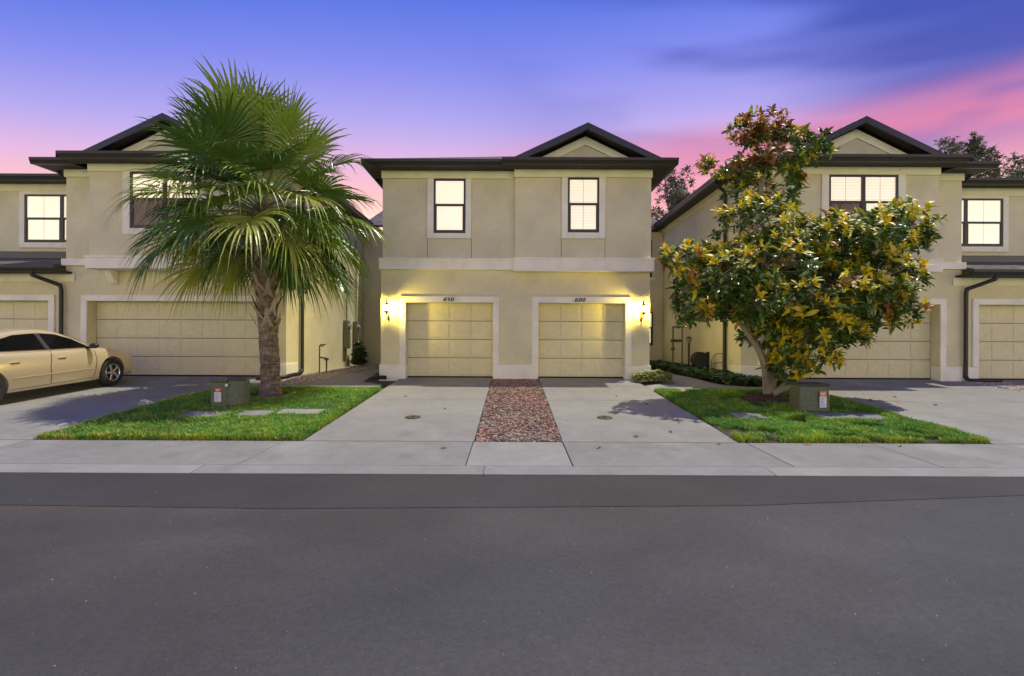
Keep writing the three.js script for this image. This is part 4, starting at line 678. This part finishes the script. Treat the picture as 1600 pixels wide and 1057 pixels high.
{
  const steel = std({ color: C(0.10, 0.085, 0.06), roughness: 0.6 }), grey = std({ color: C(0.20, 0.20, 0.14), roughness: 0.5 });
  { // backflow pipes by the sunlit wall
    const x = -5.98, d = 15.9, y = FL, t = thing('water_pipe', 'dark water pipes with a valve beside the sunlit wall', 'pipe', [x, y, -d]);
    part('riser', pipe([[x, y - 0.03, -d], [x, y + 0.85, -d], [x + 0.12, y + 0.85, -d]], 0.022), steel, t); part('valve', merge([pipe([[x, y + 0.5, -d], [x + 0.22, y + 0.46, -d], [x + 0.22, y - 0.03, -d]], 0.026), B(x + 0.16, x + 0.28, y + 0.40, y + 0.48, d - 0.04, d + 0.04, 0.015)]), steel, t); part('handle', B(x + 0.02, x + 0.2, y + 0.88, y + 0.91, d - 0.02, d + 0.02, 0.008), M.black, t);
  }
  [[19.15, 'tall grey electric meter cabinet on the sunlit wall, nearer the street'], [20.3, 'tall grey electric meter cabinet on the sunlit wall, nearer the entry']].forEach(([d, l], i) => {
    const x = -6.27, t = thing('meter_box', l, 'meter box', [x, FL + 0.75, -d], 'electric meters on the sunlit wall');
    part('cabinet', B(x, x + 0.16, FL + 0.7, FL + 1.75, d - 0.17, d + 0.17, 0.015), grey, t); part('cover', B(x + 0.161, x + 0.185, FL + 0.75, FL + 1.3, d - 0.14, d + 0.14, 0.01), std({ color: C(0.15, 0.16, 0.10), roughness: 0.5 }), t);
    const mt = new THREE.CylinderGeometry(0.09, 0.09, 0.08, 20); mt.rotateZ(Math.PI / 2); mt.translate(x + 0.20, FL + 1.52, -d); part('meter', worldUV(mt), std({ color: C(0.3, 0.3, 0.3), roughness: 0.2 }), t);
    part('conduit', pipe([[x + 0.06, FL - 0.03, -d], [x + 0.06, FL + 0.72, -d]], 0.03), grey, t); part('conduit', pipe([[x + 0.06, FL + 1.74, -d - 0.05], [x + 0.06, FL + 3.0 + i * 2, -d - 0.05]], 0.025), grey, t);
  });
  { // things against the shaded wall on the right
    const x = 5.95, a = thing('garden_post', 'slim dark red post light standing in the ground cover', 'post light', [x, FL, -17.2]); part('post', pipe([[x, FL - 0.03, -17.2], [x, FL + 0.98, -17.2]], 0.035), std({ color: C(0.10, 0.035, 0.02), roughness: 0.6 }), a);
    const hd = new THREE.CylinderGeometry(0.10, 0.07, 0.16, 10); hd.translate(x, FL + 1.06, -17.2); part('lamp_head', worldUV(hd), std({ color: C(0.35, 0.30, 0.16), roughness: 0.5 }), a); const cp = new THREE.ConeGeometry(0.13, 0.07, 10); cp.translate(x, FL + 1.175, -17.2); part('cap', worldUV(cp), steel, a);
    const b = thing('water_pipe', 'upright grey pipes with a valve near the far end of the shaded wall', 'pipe', [5.85, FL, -18.6]); part('riser', pipe([[5.85, FL - 0.03, -18.6], [5.85, FL + 1.55, -18.6], [6.1, FL + 1.55, -18.6]], 0.035), grey, b); part('riser', pipe([[6.12, FL - 0.03, -18.4], [6.12, FL + 1.5, -18.4]], 0.03), grey, b); part('valve', merge([B(5.77, 6.16, FL + 1.0, FL + 1.1, 18.5, 18.68, 0.03), B(5.8, 5.9, FL + 0.7, FL + 0.8, 18.5, 18.7, 0.03)]), steel, b);
    const c = thing('hose_reel', 'black garden hose reel beside the right drainpipe', 'hose reel', [5.9, FL, -15.75]); const coil = []; for (let i = 0; i < 5; i++) { const q = new THREE.TorusGeometry(0.20 - 0.012 * (i % 2), 0.022, 8, 28); q.translate(5.78, FL + 0.48, -15.75 + (i - 2) * 0.04); coil.push(worldUV(q)); } part('hose', merge(coil), M.black, c);
    for (const z of [-0.13, 0.13]) { const q = new THREE.CylinderGeometry(0.24, 0.24, 0.015, 28); q.rotateX(Math.PI / 2); q.translate(5.78, FL + 0.48, -15.75 + z); part('drum_side', worldUV(q), M.black, c); }
    part('stand', merge([B(5.98, 6.06, FL - 0.03, FL + 0.72, 15.68, 15.82, 0.01), B(5.7, 6.06, FL + 0.02, FL + 0.07, 15.66, 15.84, 0.01), B(5.74, 5.82, FL - 0.03, FL + 0.25, 15.7, 15.8, 0.01)]), M.black, c);
    const e = thing('garden_trellis', 'small arched metal garden trellis against the shaded wall', 'trellis', [6.0, FL, -14.75]); part('hoop', tube([[5.75, FL - 0.03, -14.75], [5.76, FL + 0.5, -14.75], [5.88, FL + 0.68, -14.75], [6.08, FL + 0.70, -14.75]], 0.012, 6, 20), steel, e); part('upright', pipe([[6.08, FL - 0.03, -14.75], [6.08, FL + 0.70, -14.75]], 0.012, 6), steel, e); for (const y of [0.2, 0.42]) part('rung', pipe([[5.755, FL + y, -14.75], [6.08, FL + y + 0.02, -14.75]], 0.010, 6), steel, e);
  }
}
{ // scattered grit on the asphalt
  const g = new THREE.IcosahedronGeometry(0.5, 0), Q = rng(401), ms = [], cs = []; for (let i = 0; i < 300; i++) { const d = 1.9 + 4.05 * Q(), x = (Q() - 0.5) * 2.3 * (d + 0.6), k = 0.005 + 0.008 * Q() * Q(), b = Q(); ms.push(place(x, 0.003, -d, Q() * 3, Q() * 3, Q() * 3, k * 1.4, k * 0.8, k)); cs.push(b < 0.4 ? C(0.34, 0.31, 0.27) : C(0.12, 0.10, 0.08)); }
  instanced('road_grit', g, std({ color: C(1, 1, 1), roughness: 0.95 }), ms, cs, 'loose grit and crumbs scattered on the asphalt');
}
// fallen leaves on the concrete
{
  const Q = rng(91), g = leafGeo(0.13, 0.055, 0.3, 0.5, 4), mats = [leafMat(0.20, 0.10, 0.04, 0.8, 0.1), leafMat(0.10, 0.06, 0.03, 0.8, 0.1), leafMat(0.30, 0.17, 0.06, 0.8, 0.1)];
  const spots = [[2.55, 8.3], [2.95, 8.9], [2.2, 10.2], [1.9, 8.0], [2.75, 10.6], [2.35, 11.6], [7.9, 11.2], [8.3, 10.9], [8.8, 10.7], [8.6, 11.6], [8.2, 11.9], [9.7, 9.4], [9.2, 8.3], [-1.3, 10.1], [-2.3, 11.4], [7.55, 10.5], [8.4, 12.4], [3.0, 7.5], [-0.9, 7.2], [4.4, 7.5], [5.6, 7.4], [1.2, 7.2]];
  for (const [x, d] of spots) { const m = part('fallen_leaf', g, mats[Math.floor(Q() * 3)]); m.position.set(x, lot(d) + 0.006, -d); m.rotation.set(0, Q() * 6.28, (Q() - 0.5) * 0.5); m.scale.setScalar(0.6 + 0.5 * Q()); tag(m, 'dry brown leaf fallen on the concrete', 'leaf', 'fallen leaves on the concrete'); }
}

// ------------------------------------------------------------------ parked car
{
  const car = new THREE.Group(); car.name = 'parked_car'; tag(car, 'beige four door car parked facing the left garage', 'car'); scene.add(car);
  const paint = phy({ color: C(0.72, 0.60, 0.39), metalness: 0.4, roughness: 0.28, clearcoat: 1, clearcoatRoughness: 0.06 }), dark = phy({ color: C(0.004, 0.004, 0.005), roughness: 0.06, ior: 1.4 }), chrome = std({ color: C(0.75, 0.74, 0.72), metalness: 1, roughness: 0.22 }), plast = std({ color: C(0.015, 0.015, 0.016), roughness: 0.5 }), seam = std({ color: C(0.02, 0.014, 0.008), roughness: 0.9 });
  const P = (n, g, m, par = car) => { const o = new THREE.Mesh(g, m); o.name = n; o.castShadow = o.receiveShadow = true; par.add(o); return o; };
  const curve = (tab) => (x) => { if (x <= tab[0][0]) return tab[0][1]; for (let i = 0; i + 1 < tab.length; i++) if (x <= tab[i + 1][0]) { const t = (x - tab[i][0]) / (tab[i + 1][0] - tab[i][0]); const p0 = tab[Math.max(0, i - 1)], p1 = tab[i], p2 = tab[i + 1], p3 = tab[Math.min(tab.length - 1, i + 2)]; const h = p2[0] - p1[0], m1 = (p2[1] - p0[1]) / Math.max(1e-6, p2[0] - p0[0]) * h, m2 = (p3[1] - p1[1]) / Math.max(1e-6, p3[0] - p1[0]) * h; const t2 = t * t, t3 = t2 * t; return (2 * t3 - 3 * t2 + 1) * p1[1] + (t3 - 2 * t2 + t) * m1 + (-2 * t3 + 3 * t2) * p2[1] + (t3 - t2) * m2; } return tab[tab.length - 1][1]; };
  const topY = curve([[-2.5, 0.80], [-2.38, 0.98], [-1.8, 1.06], [-1.2, 1.05], [0, 1.01], [0.95, 0.98], [1.5, 0.93], [1.95, 0.84], [2.25, 0.72], [2.42, 0.54]]), halfW = curve([[-2.5, 0.62], [-2.38, 0.76], [-1.9, 0.88], [-1.2, 0.915], [0, 0.92], [1.2, 0.915], [1.8, 0.87], [2.15, 0.77], [2.34, 0.62], [2.42, 0.50]]), botY = curve([[-2.5, 0.42], [-2.3, 0.30], [-1.8, 0.23], [0, 0.20], [1.8, 0.20], [2.2, 0.22], [2.42, 0.30]]);
  const section = (x) => { const t = topY(x), b = botY(x), w = halfW(x), h = t - b; return [[0, b], [0.78 * w, b], [0.94 * w, b + 0.03 * h], [0.965 * w, b + 0.12 * h], [0.995 * w, b + 0.32 * h], [1.0 * w, b + 0.52 * h], [0.992 * w, b + 0.70 * h], [0.955 * w, b + 0.83 * h], [0.915 * w, b + 0.93 * h], [0.86 * w, b + 0.985 * h], [0.6 * w, t + 0.012], [0, t + 0.02]]; };
  { // closed lofted body, wheel arches cut out
    const NX = 64, pos = [], id = []; let ring = 0;
    for (let i = 0; i <= NX; i++) { const x = -2.5 + 4.92 * i / NX, s = section(x); const full = [...s.map(([z, y]) => [x, y, z]), ...s.slice(1, -1).reverse().map(([z, y]) => [x, y, -z])]; ring = full.length; for (const v of full) pos.push(...v); }
    for (let i = 0; i < NX; i++) for (let j = 0; j < ring; j++) { const a = i * ring + j, b = i * ring + (j + 1) % ring, c = a + ring, d = b + ring; id.push(a, c, b, b, c, d); }
    const n0 = pos.length / 3; pos.push(-2.5, 0.62, 0, 2.42, 0.42, 0); for (let j = 0; j < ring; j++) { id.push(n0, j, (j + 1) % ring, n0 + 1, NX * ring + (j + 1) % ring, NX * ring + j); }
    const g = new THREE.BufferGeometry(); g.setAttribute('position', new THREE.Float32BufferAttribute(pos, 3)); g.setIndex(id); g.computeVertexNormals(); g.setAttribute('uv', new THREE.Float32BufferAttribute(new Float32Array(pos.length / 3 * 2), 2));
    let br = new Brush(g); br.updateMatrixWorld(); const ev = new Evaluator(); ev.attributes = ['position', 'normal', 'uv'];
    for (const x of [1.42, -1.42]) for (const s of [-1, 1]) { const c = new THREE.CylinderGeometry(0.385, 0.385, 0.5, 36); c.rotateX(Math.PI / 2); const cb = new Brush(c); cb.position.set(x, 0.35, s * 0.90); cb.updateMatrixWorld(); br = ev.evaluate(br, cb, SUBTRACTION); }
    P('body', br.geometry, paint);
  }
  const belt = (x) => topY(x) - 0.01, tumb = 0.44;
  const roofY = curve([[-2.0, 1.04], [-1.75, 1.14], [-1.3, 1.34], [-0.8, 1.45], [-0.3, 1.48], [0.2, 1.43], [0.6, 1.26], [0.9, 1.09], [1.08, 0.975]]);
  const sideZ = (x, y) => 0.86 * halfW(x) - Math.max(0, y - belt(x)) * tumb;
  { // cabin
    const NX = 40, pos = [], id = []; let ring = 0;
    for (let i = 0; i <= NX; i++) { const x = -2.0 + 3.08 * i / NX, yr = roofY(x), b = belt(x) - 0.03, ys = Math.max(b + 0.005, yr - 0.06), zs = sideZ(x, ys); const s = [[sideZ(x, b), b], [sideZ(x, b + (ys - b) * 0.5), b + (ys - b) * 0.5], [zs, ys], [zs * 0.93, Math.max(ys, yr - 0.02)], [zs * 0.6, yr + 0.005], [0, yr + 0.015]]; const full = [...s.map(([z, y]) => [x, y, z]), ...s.slice(0, -1).reverse().map(([z, y]) => [x, y, -z])]; ring = full.length; for (const v of full) pos.push(...v); }
    for (let i = 0; i < NX; i++) for (let j = 0; j < ring - 1; j++) { const a = i * ring + j, b = a + 1, c = a + ring, d = b + ring; id.push(a, c, b, b, c, d); }
    const g = new THREE.BufferGeometry(); g.setAttribute('position', new THREE.Float32BufferAttribute(pos, 3)); g.setIndex(id); g.computeVertexNormals(); P('cabin', g, paint);
    // windscreen and rear screen lie just proud of the cabin
    for (const [n, xa, xb] of [['windscreen', 0.30, 1.02], ['rear_screen', -1.92, -1.05]]) { const ps = [], ix = [], N = 10; for (let i = 0; i <= N; i++) { const x = xa + (xb - xa) * i / N, yr = roofY(x), zs = sideZ(x, Math.max(belt(x), yr - 0.06)) * 0.9; for (const [z, dy] of [[-zs, -0.012], [-zs * 0.6, 0.012], [0, 0.022], [zs * 0.6, 0.012], [zs, -0.012]]) ps.push(x + (n === 'windscreen' ? 0.004 : -0.004), yr + dy + 0.004, z); } for (let i = 0; i < N; i++) for (let j = 0; j < 4; j++) { const a = i * 5 + j; ix.push(a, a + 1, a + 5, a + 1, a + 6, a + 5); } const q = new THREE.BufferGeometry(); q.setAttribute('position', new THREE.Float32BufferAttribute(ps, 3)); q.setIndex(ix); q.computeVertexNormals(); P(n, q, dark); }
  }
  // strip or window lying on the cabin side at offset o
  const onSide = (pts, s, o, n) => { const den = []; for (let i = 0; i < pts.length; i++) { const a = pts[i], b = pts[(i + 1) % pts.length]; for (let k = 0; k < 6; k++) den.push([a[0] + (b[0] - a[0]) * k / 6, a[1] + (b[1] - a[1]) * k / 6]); } const sh = new THREE.Shape(den.map((p) => new THREE.Vector2(p[0], p[1]))), g = new THREE.ShapeGeometry(sh); const p = g.attributes.position; for (let i = 0; i < p.count; i++) { const x = p.getX(i), y = p.getY(i); p.setZ(i, s * (sideZ(x, y) + o)); } g.computeVertexNormals(); return g; };
  const bodyZ = (x, y) => { const s = section(x); for (let i = 2; i + 1 < s.length; i++) if (y >= s[i][1] && y <= s[i + 1][1]) { const t = (y - s[i][1]) / (s[i + 1][1] - s[i][1]); return s[i][0] + (s[i + 1][0] - s[i][0]) * t; } return s[5][0]; };
  const onBody = (poly, w, s, o = 0.003) => { const ps = [], ix = []; const N = poly.length; poly.forEach(([x, y], i) => { const a = poly[Math.max(0, i - 1)], b = poly[Math.min(N - 1, i + 1)], dx = b[0] - a[0], dy = b[1] - a[1], L = Math.hypot(dx, dy), nx = -dy / L * w, ny = dx / L * w; for (const [q, e] of [[-1, 0], [0, 1], [1, 0]]) ps.push(x + nx * q, y + ny * q, s * (bodyZ(x + nx * q, y + ny * q) + o + e * w * 0.35)); if (i < N - 1) for (let j = 0; j < 2; j++) { const k = i * 3 + j; ix.push(k, k + 1, k + 3, k + 1, k + 4, k + 3); } }); const g = new THREE.BufferGeometry(); g.setAttribute('position', new THREE.Float32BufferAttribute(ps, 3)); g.setIndex(ix); g.computeVertexNormals(); return g; };
  const line = (a, b, n) => Array.from({ length: n + 1 }, (_, i) => [a[0] + (b[0] - a[0]) * i / n, a[1] + (b[1] - a[1]) * i / n]);
  for (const s of [1, -1]) {
    P('side_window', onSide([[0.92, belt(0.92) + 0.03], [0.55, 1.22], [0.2, 1.345], [-0.14, 1.385], [-0.03, belt(0) + 0.03]], s, 0.006), dark);
    P('side_window', onSide([[-0.13, belt(-0.13) + 0.03], [-0.24, 1.39], [-0.7, 1.375], [-1.05, 1.29], [-1.22, belt(-1.2) + 0.04]], s, 0.006), dark);
    P('door_pillar', onSide([[-0.035, belt(0) + 0.03], [-0.145, 1.385], [-0.235, 1.388], [-0.125, belt(-0.1) + 0.03]], s, 0.009), std({ color: C(0.05, 0.05, 0.05), roughness: 0.5 }));
    P('door_seam', onBody([...line([0.98, 0.97], [0.96, 0.60], 8), ...line([0.95, 0.58], [0.90, 0.30], 6)], 0.008, s, 0.001), seam);
    P('door_seam', onBody([...line([-0.06, 1.0], [-0.16, 0.72], 8), ...line([-0.165, 0.70], [-0.16, 0.30], 8)], 0.009, s, 0.001), seam);
    P('door_seam', onBody(line([0.9, 0.285], [-1.02, 0.285], 16), 0.005, s, 0.001), seam);
    P('side_moulding', onBody(line([0.86, 0.50], [-0.94, 0.515], 18), 0.016, s, 0.004), paint);
    P('wheel_arch_trim', onBody(Array.from({ length: 19 }, (_, i) => { const a = -0.15 + (Math.PI + 0.3) * i / 18; return [1.42 + Math.cos(a) * 0.395, 0.35 + Math.sin(a) * 0.395]; }), 0.012, s, 0.002), paint);
    for (const x of [0.12, -0.90]) { const h = new RoundedBoxGeometry(0.19, 0.03, 0.035, 2, 0.012); h.translate(x, 0.835, s * (bodyZ(x, 0.835) + 0.014)); P('door_handle', h, paint); const hb = new THREE.BoxGeometry(0.17, 0.014, 0.006); hb.translate(x, 0.812, s * (bodyZ(x, 0.812) + 0.003)); P('handle_recess', hb, plast); }
    const mr = new THREE.SphereGeometry(0.1, 16, 12); mr.scale(0.75, 0.62, 1.05); mr.translate(0.86, 1.04, s * 0.97); const mirror = P('wing_mirror', mr, plast); const ms = new THREE.BoxGeometry(0.10, 0.05, 0.14); ms.translate(0.87, 1.0, s * 0.86); P('mirror_arm', ms, plast, mirror);
    const hl = new THREE.SphereGeometry(0.13, 14, 10); hl.scale(1.25, 0.5, 0.8); hl.translate(2.14, 0.66, s * 0.62); P('headlight', hl, phy({ color: C(0.7, 0.72, 0.75), roughness: 0.08, clearcoat: 1 }));
    const tl = new THREE.BoxGeometry(0.06, 0.14, 0.3); tl.translate(-2.44, 0.80, s * 0.5); P('tail_light', tl, phy({ color: C(0.35, 0.01, 0.01), roughness: 0.15, clearcoat: 1 }));
    for (const x of [1.42, -1.42]) {
      const w = new THREE.Group(); w.name = 'wheel'; w.position.set(x, 0.335, s * 0.80); car.add(w);
      const prof = [[0.20, -0.095], [0.26, -0.105], [0.315, -0.10], [0.333, -0.075], [0.335, 0], [0.333, 0.075], [0.315, 0.10], [0.26, 0.105], [0.20, 0.095]]; const ty = new THREE.LatheGeometry(prof.map((p) => new THREE.Vector2(p[0], p[1])), 36); ty.rotateX(Math.PI / 2); P('tyre', ty, M.rubber, w);
      const rim = [], rr = new THREE.LatheGeometry([[0.208, 0.094], [0.214, 0.10], [0.20, 0.105], [0.19, 0.075], [0.185, -0.02]].map((p) => new THREE.Vector2(p[0], p[1])), 36); rr.rotateX(Math.PI / 2); rim.push(rr); for (let k = 0; k < 5; k++) { const sp = new RoundedBoxGeometry(0.055, 0.185, 0.028, 2, 0.012); sp.translate(0, 0.105, 0.075); sp.rotateZ(k * Math.PI * 0.4 + 0.3); rim.push(sp); } const hub = new THREE.CylinderGeometry(0.05, 0.055, 0.03, 20); hub.rotateX(Math.PI / 2); hub.translate(0, 0, 0.085); rim.push(hub); const rg = merge(rim); if (s < 0) rg.rotateY(Math.PI); P('rim', rg, chrome, w);
      const dk = new THREE.CylinderGeometry(0.195, 0.195, 0.02, 28); dk.rotateX(Math.PI / 2); dk.translate(0, 0, s * 0.02); P('brake_disc', dk, std({ color: C(0.06, 0.055, 0.05), metalness: 0.6, roughness: 0.5 }), w);
    }
  }
  car.rotation.order = 'YXZ'; car.rotation.set(0, THREE.MathUtils.degToRad(86), Math.atan(0.0625));
  // right front wheel stands at x -9.9, 12.7 m up the lot
  const fw = V(Math.cos(THREE.MathUtils.degToRad(86)), 0, -Math.sin(THREE.MathUtils.degToRad(86))), rt = V(Math.sin(THREE.MathUtils.degToRad(86)), 0, Math.cos(THREE.MathUtils.degToRad(86)));
  const c0 = V(-9.88, 0, -12.7).addScaledVector(fw, -1.42).addScaledVector(rt, -0.9); car.position.set(c0.x, lot(-c0.z) + 0.001, c0.z);
}

// ------------------------------------------------------------------ trees behind the houses
function farTree(x, d, h, rx, ry, n, cols, label, seed) {
  const t = thing('background_tree', label, 'tree', [x, FL - 0.05, -d], 'trees behind the houses'), Q = rng(seed); const bk = std({ color: C(0.14, 0.11, 0.09), roughness: 0.95 });
  const tr = new THREE.CylinderGeometry(0.10, 0.28, h - ry * 0.6, 8); tr.translate(x, FL + (h - ry * 0.6) / 2 - 0.1, -d); part('trunk', worldUV(tr), bk, t);
  const lists = cols.map(() => []), limbs = [], v = [rosette(7, 0.34, 0.10, 0.4, seed + 5, 2), rosette(8, 0.30, 0.09, 0.7, seed + 6, 2)];
  const lobes = []; for (let i = 0; i < 13; i++) { const a = Q() * 6.28, u = Math.sqrt(Q()); const k = (Q() - 0.45) * 1.7; lobes.push(V(x + Math.cos(a) * u * rx * Math.sqrt(Math.max(0.1, 1 - k * k * 0.8)), FL + h - ry + k * ry * 0.85, -d + Math.sin(a) * u * rx)); }
  for (const l of lobes) { limbs.push(pipe([[x, Math.min(l.y - 0.3, FL + h - ry * 1.2), -d], [l.x, l.y, l.z]], 0.045, 5)); for (let i = 0; i < n / 13; i++) { const p = V(Q() * 2 - 1, Q() * 2 - 1, Q() * 2 - 1); if (p.length() > 1) continue; p.multiply(V(rx * 0.42, ry * 0.32, rx * 0.42)).add(l); const g = v[i % 2].clone(), s = 0.6 + 0.7 * Q(); g.applyMatrix4(place(p.x, p.y, p.z, (Q() - 0.5) * 2, Q() * 6, (Q() - 0.5) * 2, s, s, s)); lists[Math.floor(Q() * cols.length)].push(g); } }
  part('limbs', merge(limbs), bk, t); lists.forEach((l, i) => part('crown', mergeGeometries(l), cols[i], t));
}
{
  const cs = [leafMat(0.07, 0.09, 0.05, 0.7, 0.2), leafMat(0.11, 0.12, 0.075, 0.7, 0.2)];
  farTree(11.8, 38, 14.0, 2.0, 3.4, 900, cs, 'slim grey green tree seen in the right gap between houses', 501);
  farTree(14.6, 42, 13.6, 2.2, 2.6, 800, cs, 'lower grey green tree behind the right gap, close to the eave', 502);
  farTree(33.6, 40, 16.6, 1.3, 2.6, 600, cs, 'leftmost of the small treetops above the right house roof', 503);
  farTree(35.6, 40, 17.0, 1.5, 3.0, 700, cs, 'middle of the small treetops above the right house roof', 504);
  farTree(38.0, 40, 16.6, 1.0, 3.2, 500, cs, 'slim treetop right of the small pair above the roof', 505);
  farTree(42.5, 42, 17.0, 2.8, 5.0, 1300, cs, 'broad dark tree at the right edge above the roof', 506);
}
renderer.render(scene, camera);
